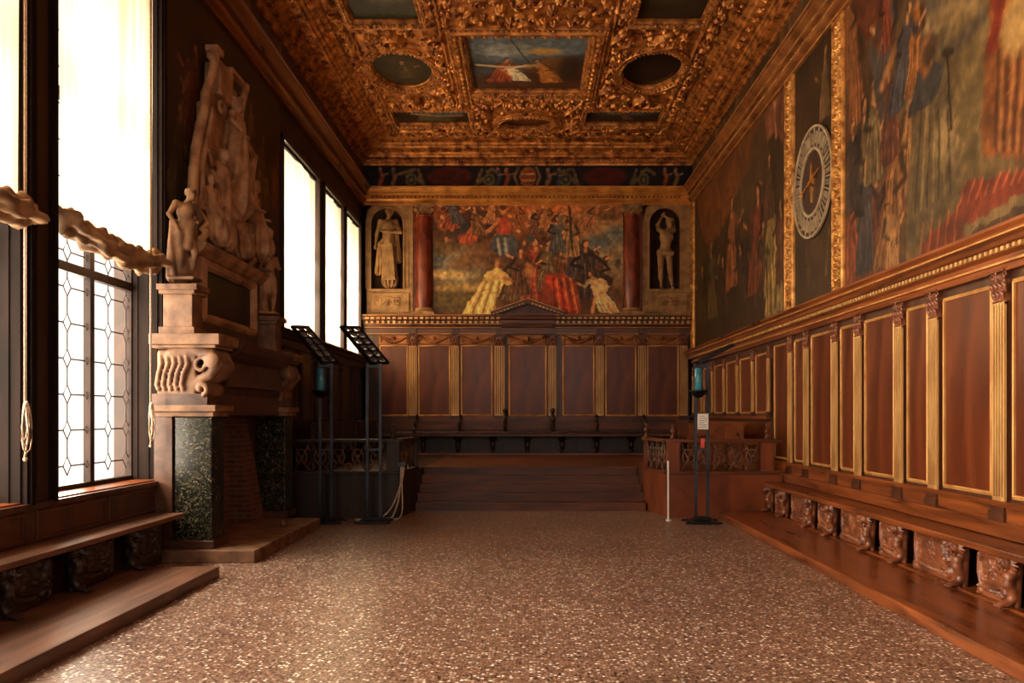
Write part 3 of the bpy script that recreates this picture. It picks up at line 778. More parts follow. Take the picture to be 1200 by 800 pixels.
# scroll bands beside the central frame and along the edge
for s in (-1, 1):
    x0, x1 = sorted((s*1.72, s*1.98)); R.H[(R.U > x0) & (R.U < x1) & (R.V < 19.9)] *= .3
    R.scrollfill(x0, x1, 13.1, 19.8, .3, .08, R_, 'v')
    x0, x1 = sorted((s*3.48, s*3.76)); R.H[(R.U > x0) & (R.U < x1)] *= .25
    R.scrollfill(x0, x1, 13.1, 21.9, .32, .09, R_, 'v')
    R.line([(s*3.44, 13), (s*3.44, 22)], .025, .07); R.line([(s*1.68, 13), (s*1.68, 19.9)], .022, .06)
R.H[(R.V > 21.62)] *= .25; R.scrollfill(-3.7, 3.7, 21.64, 21.94, .3, .09, R_, 'u'); R.line([(-3.5, 21.6), (3.5, 21.6)], .025, .07)
R.H[(R.V > 19.72) & (R.V < 19.98) & (np.abs(R.U) < 3.4)] *= .25
R.scrollfill(-3.4, 3.4, 19.72, 19.98, .28, .08, R_, 'u')
for s in (-1, 1):   # rolled brackets that tie the frames together
    for (u, v) in ((1.85, 16.3), (1.85, 18.9), (2.72, 19.55), (2.72, 16.35), (1.1, 20.2), (1.15, 21.2)):
        R.spiral(s*u, v, .22, .4, 1.4, .05, .15, s); R.spiral(s*(u+.05), v-.22, .14, 2.4, 1.2, .04, .12, -s)
# cut the openings
hole = np.zeros(R.H.shape, bool)
for cx, cy, a, b, kind in OPEN:
    if kind == 'rect': hole |= (np.abs(R.U-cx) < a+.04) & (np.abs(R.V-cy) < b+.04)
    else: hole |= ((R.U-cx)/(a+.04))**2+((R.V-cy)/(b+.04))**2 < 1
H = np.where(hole, -.13, R.H)
grid_mesh('trim_%d' % 90, R.us, R.vs, H, lambda u, v, h: (u, v, CEIL-h), M['goldred'], smooth=True, kind='structure', o3=(0, 18, CEIL))
MB().box(-CX, CX, Y0, 13.0, CEIL, CEIL+.1).build('trim_91', M['goldred'], kind='structure')

def ceil_painting(cx, cy, a, b, kind, label, blobs, big=False, seed=1):
    root = empty('ceiling_painting', (cx, cy, CEIL-.12), label, 'painting')
    n = 48
    if kind == 'rect': path = [(cx-a, cy-b), (cx+a, cy-b), (cx+a, cy+b), (cx-a, cy+b)]
    else: path = [(cx+a*math.cos(2*PI*k/n), cy+b*math.sin(2*PI*k/n)) for k in range(n)]
    z = CEIL; d = .12 if big else .06; wd = .4 if big else .26 if kind == 'oval' else .17
    prof = [(0, z+.12), (0, z+.06), (.02, z+.05), (.03, z+.0), (.06, z-.01), (.07, z-d*.5), (wd*.45, z-d*.6), (wd*.5, z-d), (wd*.72, z-d*1.1), (wd*.78, z-d*.7), (wd*.95, z-d*.6), (wd, z), (wd, z+.05)]
    fr = MB(); fr.frame(prof, path)
    fr.build('frame', M['goldred'], root, autos=True)
    # beads, leaf-and-dart studs
    st = MB()
    def along(off, step, fn):
        P = [Vector(p) for p in path]
        if kind == 'rect':
            P = [Vector((cx-a-off, cy-b-off)), Vector((cx+a+off, cy-b-off)), Vector((cx+a+off, cy+b+off)), Vector((cx-a-off, cy+b+off))]
        else: P = [Vector((cx+(a+off)*math.cos(2*PI*k/n), cy+(b+off)*math.sin(2*PI*k/n))) for k in range(n)]
        for i in range(len(P)):
            p, q = P[i], P[(i+1) % len(P)]; L = (q-p).length; k = max(1, int(L/step))
            for j in range(k): fn(p.lerp(q, (j+.5)/k))
    along(.045, .075, lambda p: st.ball((p.x, p.y, z-.012), .02, 6, 4))
    along(wd*.28, .12, lambda p: st.ball((p.x, p.y, z-d*.58), .035, 6, 4))
    along(wd*.86, .1, lambda p: st.ball((p.x, p.y, z-d*.68), .028, 6, 4))
    if big: along(.2, .22, lambda p: st.ball((p.x, p.y, z-d*1.02), .05, 7, 5))
    st.build('beading', M['gold'], root, kind='stuff')
    cv = Canvas(cx-a-.02, cx+a+.02, cy-b-.02, cy+b+.02, .02, blobs[0], seed)
    for bl in blobs[1:]:
        if bl[0] == 'e': cv.ell(cx+bl[1]*a, cy+bl[2]*b, bl[3]*a, bl[4]*b, bl[5], 1, .25, bl[6] if len(bl) > 6 else 0)
        elif bl[0] == 'l': cv.line([(cx+p[0]*a, cy+p[1]*b) for p in bl[1]], bl[2], bl[3])
        elif bl[0] == 'f': cv.fig(cx+bl[1]*a, cy+bl[2]*b, bl[3], bl[4], lean=bl[5], arm=bl[6], zs=-1)
    cv.build('canvas', lambda u, v, h: (u, v, CEIL+.09-h), root, (cx, cy, CEIL-.12))
    return root
# painting 'top' seen from the room is at larger v reversed: figures stand with feet towards the back wall
sea = [(70, 78, 84), ('e', 0, -.6, 1.3, .6, (104, 118, 128)), ('e', -.3, -.4, .6, .2, (150, 154, 150)), ('e', .1, .75, 1.2, .4, (78, 46, 30)), ('e', .55, .2, .5, .35, (120, 76, 40)),
       ('l', [(-.35, -.9), (.1, .2)], .02, (40, 28, 22)), ('f', -.55, .75, 1.3, (150, 70, 44), .2, 1), ('f', -.1, .7, .9, (206, 186, 150), -.3, -1), ('f', .45, .75, 1.2, (176, 110, 52), -.3, -1), ('e', .8, .3, .25, .5, (52, 36, 30)), ('e', .3, -.35, .3, .12, (190, 150, 90)), ('l', [(-.9, .1), (-.3, .2), (.2, .1)], .06, (200, 168, 130))]
ceil_painting(*OPEN[0], 'large central ceiling picture of robed figures under a blue sky in deep gilt frame', sea, True, 21)
gr = [(44, 36, 18), ('e', 0, 0, .6, .6, (66, 52, 26)), ('f', 0, .6, .9, (84, 66, 34), 0, 1)]
ceil_painting(*OPEN[1], 'dark oval ceiling picture left of the large central one', gr, seed=22)
ceil_painting(*OPEN[2], 'dark oval ceiling picture right of the large central one', [(22, 14, 12), ('e', .2, 0, .5, .5, (36, 24, 16))], seed=23)
al = [(52, 34, 26), ('e', .3, -.5, .8, .5, (84, 96, 100)), ('f', -.3, .8, .8, (110, 92, 60), .4, 1), ('e', .1, .6, .5, .3, (80, 84, 52)), ('l', [(-.5, -.1), (.2, .2), (.8, .1)], .08, (168, 140, 112))]
ceil_painting(*OPEN[3], 'small rectangular ceiling picture of a reclining figure nearest the windows and back wall', al, seed=24)
ceil_painting(*OPEN[4], 'small rectangular ceiling picture of greyish sky nearest the right wall and back wall', [(50, 40, 34), ('e', 0, -.4, 1, .5, (92, 96, 92)), ('e', .1, .6, 1, .3, (44, 34, 24)), ('f', .2, .7, .7, (120, 84, 60), -.5, -1)], seed=25)
ceil_painting(*OPEN[5], 'small oval ceiling picture centred above the back wall', [(70, 34, 20), ('e', 0, 0, .6, .6, (120, 60, 40))], seed=26)
ceil_painting(*OPEN[6], 'rectangular ceiling picture cut by the top of the view, near the windows', [(60, 50, 38), ('e', .2, -.2, .9, .6, (104, 96, 70)), ('e', 0, .8, 1.2, .2, (48, 56, 34))], seed=27)
ceil_painting(*OPEN[7], 'rectangular ceiling picture cut by the top of the view, near the right wall', [(48, 38, 26), ('e', -.2, -.2, .9, .6, (74, 62, 40))], seed=28)

# ================================================================ RIGHT WALL: pictures, clock, frames
def Yr(x, d=.05): return F*(RW-d)/(x-618)
def pr(x, y): Y = Yr(x); return (Y, CAMH+(486-y)*Y/F)     # pixel on the right wall -> wall coordinates
def strip(name, y0, y1, z0, z1, seed, label, group=None):
    r = Relief(y0, y1, z0, z1, .0125); rr = random.Random(seed)
    r.H += .02; w_ = y1-y0
    zc = z0+.1; q = 0
    while zc < z1-.1:
        for s in (-1, 1):
            r.leaf((y0+y1)/2, zc, w_*.42, w_*.13, PI/2+s*1.0, .06); r.leaf((y0+y1)/2, zc, w_*.4, w_*.12, PI/2+s*1.9, .05); r.spiral((y0+y1)/2+s*w_*.26, zc+w_*.1, w_*.13, rr.uniform(0, 6), 1.2, .016, .06, s)
        if q % 3 == 0: r.rosette((y0+y1)/2, zc, w_*.17, 6, .09)
        else: r.bead((y0+y1)/2, zc, w_*.1, .08)
        zc += w_*.42; q += 1
    r.line([(y0+.02, z0), (y0+.02, z1)], .02, .05); r.line([(y1-.02, z0), (y1-.02, z1)], .02, .05)
    return r.mesh(name, onR(.04), M['gold'], o3=(RW-.04, (y0+y1)/2, z0), label=label, cat='picture frame', group=group)
PZ0, PZ1 = 3.5, 7.62
strip('carved_frame_border', 13.98, 14.42, PZ0, PZ1, 1, 'gilded carved border standing between the clock panel and the dark battle-like picture by the corner')
strip('carved_frame_border', 11.78, 12.18, PZ0, PZ1, 2, 'gilded carved border standing between the clock panel and the large bright picture')
strip('carved_frame_border', 22.35, 22.7, PZ0, PZ1, 3, 'thin gilded border in the corner where right wall meets back wall')

# picture by the corner
c = Canvas(14.42, 22.36, PZ0, PZ1, .03, (66, 46, 26), 31)
c.poly([pr(815, 225), pr(925, 80), pr(900, 160), pr(868, 215), pr(830, 300), pr(818, 260)], (132, 72, 34), .85)
c.ell(*pr(890, 185), .7, .9, (78, 62, 44), .9, .6); c.ell(*pr(870, 235), .9, .5, (108, 84, 62), .6, .7)
c.poly([pr(903, 85), pr(919, 95), pr(916, 170), pr(908, 155), pr(897, 170), pr(893, 130)], (140, 84, 60), .9)
c.line([pr(905, 100), pr(908, 160)], .06, (176, 120, 92)); c.line([pr(915, 100), pr(912, 155)], .05, (84, 44, 34))
for (x, y, h, col, ln, ar) in ((822, 385, 1.7, (70, 54, 34), 0, 1), (834, 375, 2.0, (92, 80, 46), .1, -1), (846, 372, 1.5, (62, 44, 30), 0, 1), (856, 340, 2.1, (148, 84, 50), 0, -1), (868, 360, 1.4, (60, 50, 34), .1, 1),
                            (884, 345, 2.2, (124, 56, 34), -.1, 1), (893, 350, 1.5, (86, 56, 34), 0, -1), (905, 368, 2.3, (150, 134, 84), .12, -1), (900, 260, 1.3, (90, 62, 40), 0, 1), (914, 330, 1.5, (100, 60, 36), 0, 1)):
    c.fig(*pr(x, y), h, col, (190, 136, 92), ln, ar, w=1.2)
for k in range(26): 
    x = c.r.uniform(818, 916); y = c.r.uniform(270, 380); p = pr(x, y); c.line([p, (p[0]+c.r.uniform(-.15, .15), p[1]+c.r.uniform(.2, .7))], .05, c.r.choice([(110, 78, 44), (48, 34, 22), (132, 96, 62), (84, 40, 26)]), .6)
c.brush(1300, .12, .018, .2); c.varnish(.95)
c.build('wall_painting', onR(.03), label='dark brown picture crowded with small figures, in corner beside back wall', cat='painting', o3=(RW-.03, 18.4, PZ0))

# large bright picture
c = Canvas(3.2, 11.78, PZ0, PZ1, .022, (120, 96, 62), 33)
def PP(*q): return [pr(*a) for a in q]
c.poly(PP((988, 0), (1060, -60), (1060, 330), (988, 350)), (84, 58, 36), .7)
c.ell(*pr(1120, 60), 1.3, 1.4, (134, 124, 88), .9, .4); c.ell(*pr(1080, 30), .5, .8, (88, 88, 92), .8, .5); c.ell(*pr(1130, 140), .8, 1.0, (120, 106, 68), .8, .5)
c.line(PP((1085, 30), (1135, 5)), .14, (170, 150, 110), .7); c.line(PP((1110, 60), (1150, 20)), .1, (96, 92, 92), .7)
c.poly(PP((990, -20), (1045, -40), (1045, 20), (1030, 60), (1000, 30)), (112, 58, 38), .9)
c.poly(PP((1146, 180), (1160, -60), (1215, -60), (1215, 190)), (150, 88, 40), .95)
for k in range(8): c.line(PP((1164+5*k, 175), (1168+6*k, 60)), .03, (196, 136, 74) if k % 2 else (104, 50, 24), .8)
c.poly(PP((1155, 60), (1166, -40), (1180, -40), (1168, 60)), (150, 52, 30))
for (x, y, h, col, ln, ar) in ((1002, 150, 2.1, (146, 92, 50), .05, 1), (1028, 130, 2.0, (84, 86, 98), -.25, 1), (1038, 60, 1.2, (132, 62, 44), .1, -1), (1012, 270, 2.2, (98, 88, 62), 0, -1), (1024, 330, 2.2, (110, 54, 36), .0, 1), (1058, 250, 1.9, (160, 118, 74), -.1, -1), (1062, 115, 1.5, (168, 110, 54), -.25, 1)):
    c.fig(*pr(x, y), h*.82, col, (206, 150, 100), ln, ar, w=.85)
c.poly(PP((1060, 290), (1062, 200), (1070, 110), (1080, 66), (1105, 70), (1116, 100), (1118, 170), (1125, 215), (1105, 250), (1085, 285)), (112, 100, 74))
c.poly(PP((1062, 140), (1078, 68), (1104, 74), (1098, 110), (1084, 130)), (66, 72, 84)); c.ell(*pr(1084, 66), .17, .24, (176, 112, 66)); c.ell(*pr(1089, 58), .16, .14, (84, 66, 50))
c.ell(*pr(1104, 165), .24, .3, (156, 142, 104), .9, .3)
for k in range(7): c.line(PP((1070+7*k, 250-4*k), (1078+5*k, 130)), .025, (150, 136, 96) if k % 2 else (70, 62, 46), .8)
c.line(PP((1108, 60), (1112, 150)), .03, (52, 38, 28)); c.line(PP((1103, 62), (1114, 60)), .05, (52, 38, 28))
c.poly(PP((1070, 305), (1085, 275), (1120, 245), (1130, 215), (1215, 195), (1215, 235), (1135, 265), (1128, 290)), (144, 58, 34))
for k in range(10): c.line(PP((1122+10*k, 240-4*k), (1130+10*k, 215-3*k)), .02, (206, 110, 70), .8)
for k in range(5): c.line(PP((1076+10*k, 302-4*k), (1080+10*k, 262-5*k)), .022, (212, 120, 76), .8)
c.poly(PP((1126, 288), (1130, 262), (1215, 220), (1215, 262)), (132, 116, 78)); c.poly(PP((1126, 288), (1140, 268), (1215, 238), (1215, 268)), (84, 60, 44))
c.ell(*pr(1192, 25), .28, .33, (214, 184, 116)); 
for k in range(30):
    x = c.r.uniform(990, 1060); y = c.r.uniform(120, 330); p = pr(x, y); c.line([p, (p[0]+c.r.uniform(-.15, .15), p[1]+c.r.uniform(.2, .6))], .05, c.r.choice([(146, 96, 56), (64, 54, 54), (150, 120, 80), (120, 48, 32), (60, 42, 30)]), .55)
for (x, y, h, col, ln, ar) in ((996, 330, 1.6, (150, 70, 44), .05, 1), (1012, 318, 1.5, (64, 64, 80), 0, -1), (1036, 312, 1.7, (150, 104, 60), -.2, 1), (1046, 325, 1.0, (172, 130, 84), .2, -1), (998, 250, 1.3, (60, 52, 60), 0, 1), (1022, 215, 1.4, (120, 108, 80), 0, -1), (1040, 190, 1.3, (104, 60, 48), 0, 1), (1048, 130, 1.2, (70, 76, 100), -.3, -1), (996, 90, 1.3, (150, 96, 56), .1, 1)):
    c.fig(*pr(x, y), h, col, (200, 146, 98), ln, ar, w=1.0)
c.line(PP((1020, 60), (1032, 130)), .12, (84, 86, 104), .8); c.line(PP((1046, 60), (1032, 100)), .1, (196, 140, 84), .9)
for k in range(12):
    c.fig(3.4+c.r.uniform(0, 3.6), 3.6+c.r.uniform(0, 1), 2.0, c.r.choice([(150, 60, 40), (110, 100, 70), (80, 80, 100)]), arm=c.r.choice([-1, 1]))
c.brush(3000, .09, .013, .22); c.varnish(.82, (1, .86, .68), .22)
c.build('wall_painting', onR(.03), label='large bright picture of kneeling and standing robed figures with red drapery, right of the clock', cat='painting', o3=(RW-.03, 7.5, PZ0))

# clock panel
c = Canvas(12.18, 13.98, PZ0, PZ1, .022, (66, 46, 24), 35)
c.fig(*pr(965, 140), 1.1, (112, 88, 56), (150, 112, 72), 0, 1); c.fig(*pr(950, 340), .8, (84, 62, 36), (120, 90, 56), .4, -1); c.line(PP((966, 320), (970, 270)), .06, (140, 110, 72), .7)
c.brush(600, .1, .016, .2); c.varnish(.9)
c.build('wall_painting', onR(.03), label='narrow dark olive picture behind the round clock dial', cat='painting', o3=(RW-.03, 13.08, PZ0))
ck = empty('wall_clock', (RW-.06, 13.05, 4.6), 'large round twenty-four hour clock with ivory ring of numerals on dark panel', 'clock')
CC = (13.05, 5.5)
def disc(r0, r1, d0, d1, n=64):
    m = MB()
    rs = []
    for r, d in ((r0, d0), (r0, d1), (r1, d1), (r1, d0), (r0, d0)):
        rs.append([(RW-d, CC[0]+r*math.cos(2*PI*k/n), CC[1]+r*math.sin(2*PI*k/n)) for k in range(n)])
    return m.rings(rs, cap=False)
disc(.01, .5, .04, .06).build('dial_centre', M['dialdark'], ck)
disc(.5, .86, .04, .055).build('numeral_ring', M['dialdark'], ck)
disc(.5, .545, .05, .085).build('inner_ring', M['dialwhite'], ck); disc(.845, .88, .05, .085).build('outer_ring', M['dialwhite'], ck)
m = MB()
for k in range(24):
    a = 2*PI*(k+.5)/24; d_ = Vector((math.cos(a), math.sin(a))); n_ = Vector((-d_.y, d_.x))*.006; o_ = Vector(CC)
    m.prism([o_+d_*.54+n_, o_+d_*.85+n_, o_+d_*.85-n_, o_+d_*.54-n_], 'x', RW-.055, RW-.075)
m.build('hour_dividers', M['dialwhite'], ck)
nm = MB()
RN = ['I', 'II', 'III', 'IIII', 'V', 'VI', 'VII', 'VIII', 'VIIII', 'X', 'XI', 'XII', 'XIII', 'XIIII', 'XV', 'XVI', 'XVII', 'XVIII', 'XVIIII', 'XX', 'XXI', 'XXII', 'XXIII', 'XXIIII']
for k in range(24):
    nm = MB(); a = PI/2-2*PI*(k+.0)/24; ca, sa = math.cos(a), math.sin(a)
    def q(t, r, wd=.006):   # point: tangential t, radial r ; u grows away from camera = screen left
        return (CC[0]-(r*ca+t*sa), CC[1]+(r*sa-t*ca))
    def bar(t0, r0, t1, r1, wd=.006):
        p, s_ = Vector(q(t0, r0)), Vector(q(t1, r1)); d = (s_-p).normalized(); nn = Vector((-d.y, d.x))*wd/2
        nm.prism([p+nn, s_+nn, s_-nn, p-nn], 'x', RW-.055, RW-.075)
    sym = RN[k]; wds = {'I': .016, 'V': .036, 'X': .036}; tot = sum(wds[x] for x in sym); t = -tot/2
    for ch in sym:
        w_ = wds[ch]; cxx = t+w_/2
        if ch == 'I': bar(cxx, .6, cxx, .78)
        if ch == 'V': bar(cxx, .6, cxx-.015, .78); bar(cxx, .6, cxx+.015, .78)
        if ch == 'X': bar(cxx-.015, .6, cxx+.015, .78); bar(cxx+.015, .6, cxx-.015, .78)
        t += w_
    nm.build('numeral', M['dialwhite'], ck)
hd = MB(); st = MB()
for k in range(4):
    a = k*PI/2; p = []
    for r, da in ((.03, 0), (.1, .5), (.32 if k % 2 else .2, 0), (.1, -.5)): p.append((CC[0]+r*math.cos(a+da), CC[1]+r*math.sin(a+da)))
    st.prism(p, 'x', RW-.06, RW-.09)
st.build('star', M['gold'], ck)
a = math.radians(192); hd.prism([(CC[0]+.02, CC[1]+.012), (CC[0]+.44, CC[1]-.12), (CC[0]+.45, CC[1]-.1), (CC[0]-.02, CC[1]+.035)], 'x', RW-.095, RW-.11)
hd.ball((RW-.1, CC[0]+.4, CC[1]-.11), .035, 8, 6); hd.prism([(CC[0], CC[1]), (CC[0]-.4, CC[1]+.12), (CC[0]-.02, CC[1]+.04)], 'x', RW-.095, RW-.11)
hd.build('hand', M['goldbright'], ck)

# ================================================================ RIGHT WALL: wainscot
# carved capital, built once in a local frame (x along wall, -y off the wall, z up), unit width 1, height 1.1
def capital_blob():
    B = Blob()
    B.box((0, .06, .5), (.36, .22, .5), .02, .04)
    B.box((0, -.02, 1.03), (.56, .34, .05), .01, .02)
    for s in (-1, 1):
        for k in range(12):
            a0 = k*.62; a1 = a0+.62; r0 = .17*(1-k/14); r1 = .17*(1-(k+1)/14)
            B.cap((s*(.42+r0*math.cos(a0)), -.2, .84+r0*math.sin(a0)), (s*(.42+r1*math.cos(a1)), -.2, .84+r1*math.sin(a1)), .035, .035, .01)
        B.ell((s*.42, -.22, .84), (.05, .06, .05))
    for row, (z, r, n) in enumerate(((.0, .13, 3), (.3, .12, 4))):
        for k in range(n):
            x = (k-(n-1)/2)*.3
            B.cap((x, -.14, z+.02), (x, -.2, z+.22), .06, .1, .02).cap((x, -.2, z+.22), (x, -.3, z+.29), .1, .05, .02)
            for s in (-1, 1): B.cap((x+s*.03, -.16, z+.05), (x+s*.11, -.22, z+.2), .03, .035, .01)
    B.box((0, .0, -.03), (.42, .24, .03), .01, .02)
    B.ell((0, -.3, .95), (.08, .06, .08)); B.ell((0, -.28, .72), (.07, .05, .1), .02)
    return B
CAPV, CAPQ = capital_blob().mesh(.028)
def cap_mesh(wd, ht, zb, yoff, parent, name='capital', mat=None):
    V = CAPV*np.array([wd*1.15, wd*1.1, ht/1.1])+np.array([0, yoff, zb+.03*ht]); V[:, 1] = np.minimum(V[:, 1], .015)
    return np_mesh(name, V, CAPQ, mat or M['carve'], parent, (0, 0, 0), True)
ORD = ['first', 'second', 'third', 'fourth', 'fifth', 'sixth', 'seventh', 'eighth', 'ninth', 'tenth', 'eleventh', 'twelfth', 'thirteenth', 'fourteenth']
WAINS = {}
def wainscot(key, loc, label):
    WAINS[key] = empty('wainscot', loc, label, 'wall panelling'); return WAINS[key]
def make_pilaster(z0, z1, wd, ht, key, base=.1, mats=None):
    """fluted gilt pilaster, local frame; a part of its wainscot"""
    gm, bm_, cm = mats or (M['giltwood'], M['walnut'], M['carve'])
    m = MB(); n = 4 if wd > .18 else 3; fl = wd/(n*2+1)*1.1
    m.box(-wd/2, wd/2, -.04, 0, z0, z1)  # darker walnut ground between gilt ridges puts the groove shade into the colour
    root = m.build('pilaster', bm_, None, local=True)
    m = MB()
    for k in range(n+1):
        x = -wd/2+k*(wd-fl)/n; m.box(x, x+fl, -.066, -.03, z0+.04, z1-.01)
    m.box(-wd/2, wd/2, -.066, -.03, z0, z0+.04); m.box(-wd/2, wd/2, -.062, -.03, z1-.03, z1)
    m.build('fluting', gm, root, local=True)
    b = MB(); b.box(-wd*.66, wd*.66, -.09, 0, z0-base, z0-base*.45); b.box(-wd*.6, wd*.6, -.08, 0, z0-base*.45, z0-base*.2); b.box(-wd*.55, wd*.55, -.07, 0, z0-base*.2, z0)
    b.build('base', bm_, root, local=True)
    cap_mesh(wd, ht, z1, -.02, root, mat=cm)
    root['_k'] = key; return root
def make_panel(w_, z0, z1, key, mat=None, gm=None):
    root = MB().box(-w_/2, w_/2, -.012, .008, z0, z1).build('panel', mat or M['panel'], None, local=True)
    m = MB(); f = [(-.0, -.0), (0, -.034), (.016, -.04), (.024, -.028), (.036, -.026), (.046, -.014), (.046, 0)]
    m.frame([(o, h) for o, h in f], [(-w_/2+.03, z0+.03), (w_/2-.03, z0+.03), (w_/2-.03, z1-.03), (-w_/2+.03, z1-.03)])
    m.v = [(x, h, y) for x, y, h in m.v]
    m.build('moulding', gm or M['giltline'], root, local=True)
    root['_k'] = key; return root
def place(o, x, y, z, rz):
    w_ = WAINS[o['_k']]; del o['_k']; o.parent = w_; L = WO[w_.name]
    o.location = (x-L.x, y-L.y, z-L.z); o.rotation_euler = (0, 0, rz)
RZR, RZL = -PI/2, PI/2
XR = RW-.02
# backing boards
wainscot('low', (RW-.03, 9, .12), 'long walnut wainscot of tall red-brown panels and gilt fluted pilasters along right wall')
MB().box(RW-.03, RW-.001, 3, 15.4, 0.12, 3.16).build('backing', M['walnut'], WAINS['low'])
wainscot('high', (RW-.03, 19, .75), 'raised short-panelled wainscot on right wall above the right podium')
MB().box(RW-.03, RW-.001, 15.41, YB-.04, .75, 3.16).build('backing', M['walnut'], WAINS['high'])
lowP = [3.7, 4.95, 5.75, 6.99, 7.84, 9.12, 9.97, 11.2, 12.05, 13.28, 14.1, 15.3][::-1]
PB, PT, CH = .98, 2.88, .3
for i, y in enumerate(lowP):
    if i == 0: place(make_pilaster(1.86, 2.86, .15, .24, 'low', .08), XR-.03, y, 0, RZR); continue
    o = make_pilaster(PB, PT, .2, CH, 'low', .22)
    place(o, XR-.01, y, 0, RZR)
for i in range(1, len(lowP)-1+1):
    a = lowP[i]; b = lowP[i-1] if i else 15.3
    if i == 1: b = 15.25
    w_ = b-a-.34; nar = (b-a) < 1.0
    o = make_panel(w_, 1.02, 3.06, 'low')
    place(o, XR-.01, (a+b)/2, 0, RZR)
hiP = [16.45, 17.65, 18.85, 20.05, 21.25, 22.35]
for i, y in enumerate(hiP):
    place(make_pilaster(1.86, 2.86, .15, .24, 'high', .08), XR-.01, y, 0, RZR)
for i in range(len(hiP)):
    b = hiP[i]; a = hiP[i-1] if i else 15.3
    place(make_panel(b-a-.3, 1.84, 2.98, 'high'), XR-.01, (a+b)/2, 0, RZR)
# lower ledges under the panels
m = MB()
for z0, z1, d in ((.64, .74, .1), (.74, .79, .13), (.79, .93, .06), (.93, .98, .09)): m.box(RW-.03-d, RW-.03, 3, 15.25, z0, z1)
trim(m, M['walnut_long'])
m = MB()
for z0, z1, d in ((1.3, 1.6, .06), (1.6, 1.66, .1), (1.72, 1.78, .08)): m.box(RW-.03-d, RW-.03, 15.4, YB, z0, z1)
trim(m, M['walnut_long'])
# wooden cornice carrying the pictures
wc = [(0, 3.16), (.1, 3.16), (.11, 3.22), (.13, 3.23), (.14, 3.29), (.2, 3.31), (.2, 3.35), (.25, 3.37), (.26, 3.41), (.3, 3.43), (.31, 3.47), (.34, 3.5), (.34, 3.53), (0, 3.53)]
m = MB(); m.rings([[(RW-.0-d, 3, z) for d, z in wc], [(RW-d, YB-.5, z) for d, z in wc]])
trim(m, M['walnut_long'])
m = MB(); y = 3.0
while y < YB-.6: m.box(RW-.245, RW-.2, y, y+.045, 3.312, 3.35); y += .09
trim(m, M['giltwood'])
m = MB(); m.rings([[(RW-d, 3, z) for d, z in ((.11, 3.225), (.145, 3.225), (.145, 3.245), (.11, 3.245))], [(RW-d, YB-.5, z) for d, z in ((.11, 3.225), (.145, 3.225), (.145, 3.245), (.11, 3.245))]])
m.rings([[(RW-d, 3, z) for d, z in ((.28, 3.43), (.32, 3.43), (.32, 3.445), (.28, 3.445))], [(RW-d, YB-.5, z) for d, z in ((.28, 3.43), (.32, 3.43), (.32, 3.445), (.28, 3.445))]])
trim(m, M['giltline'])

# ================================================================ BENCHES AND STEPS
def lion_blob():
    """bench bracket: maned lion mask over an S-shaped leg ending in a clawed paw; -y is off the board"""
    B = Blob()
    B.ell((0, -.05, .375), (.05, .05, .055), .02).ell((0, -.105, .35), (.032, .04, .026), .015).ell((0, -.138, .36), (.016, .012, .011), .005)
    B.cap((-.02, -.1, .322), (.02, -.1, .322), .014, .014, .008)
    for s in (-1, 1):
        B.ell((s*.022, -.092, .385), (.013, .012, .01), .004)
        for k in range(6):
            a = .5+k*.42; B.cap((s*.045*math.sin(a), -.03, .375+.05*math.cos(a)), (s*(.085+.01*(k % 2))*math.sin(a), -.005, .375+.085*math.cos(a)), .018, .008, .006)
    B.path([(0, .03, .3), (0, -.03, .26), (0, -.035, .2), (0, .0, .14), (0, .005, .09), (0, -.03, .05)], .052, .034, .015)
    for k in range(5): B.cap((-.04+.02*k, -.055, .27-.012*abs(k-2)), (-.025+.0125*k, -.03, .17), .01, .006, .004)
    B.ell((0, -.07, .035), (.05, .05, .03), .015)
    for k in range(4): B.cap((-.036+.024*k, -.09, .035), (-.042+.028*k, -.135, .018), .015, .011, .003)
    B.cap((0, .04, .02), (0, .04, .36), .03, .045, .02)
    for k in range(7):
        a0 = k*.75; B.cap((0, .02+.035*math.cos(a0)*(1-k/9), .1+.035*math.sin(a0)*(1-k/9)), (0, .02+.035*math.cos(a0+.75)*(1-(k+1)/9), .1+.035*math.sin(a0+.75)*(1-(k+1)/9)), .014, .014, .004) if False else None
    return B
LV, LQ = lion_blob().mesh(.0075)
def bench_board(L, seed, h=.4):
    r = Relief(0, L, 0, h, .009); rr = random.Random(seed)
    r.H += .008
    a, b = L*.08, L*.66
    r.line([(a+.03, h*.92), (a, h*.78), (a, h*.52), (a+.06, h*.34), (b-.05, h*.26), (b+.02, h*.32), (b+.06, h*.2)], .016, .036)
    r.line([(a+.03, h*.92), (b, h*.95)], .014, .03)
    r.line([(a-.035, h*.95), (a-.045, h*.5), (a, h*.2), (b, h*.08)], .01, .026)
    n = int((b-a-.06)/.042)
    for k in range(n): r.bead(a+.08+k*.042, h*.17, .016, .032)
    r.spiral(b+.07, h*.22, .07, 1.0, 1.4, .016, .045, -1)
    r.spiral(a-.02, h*.1, .045, 2.0, 1.2, .012, .03, 1)
    for k in range(9): r.leaf(b+.03+rr.uniform(-.02, .05), h*(.36+.065*k), .13, .035, rr.uniform(.0, 2.8), .055)
    for k in range(4): r.leaf(a+.03, h*(.4+.12*k), .08, .02, rr.uniform(-.4, .8), .03)
    r.rosette((a+b)/2, h*.62, .06, 6, .035)
    for k in range(8): r.leaf((a+b)/2, h*.62, .13, .026, k*PI/4+.3, .026)
    return r
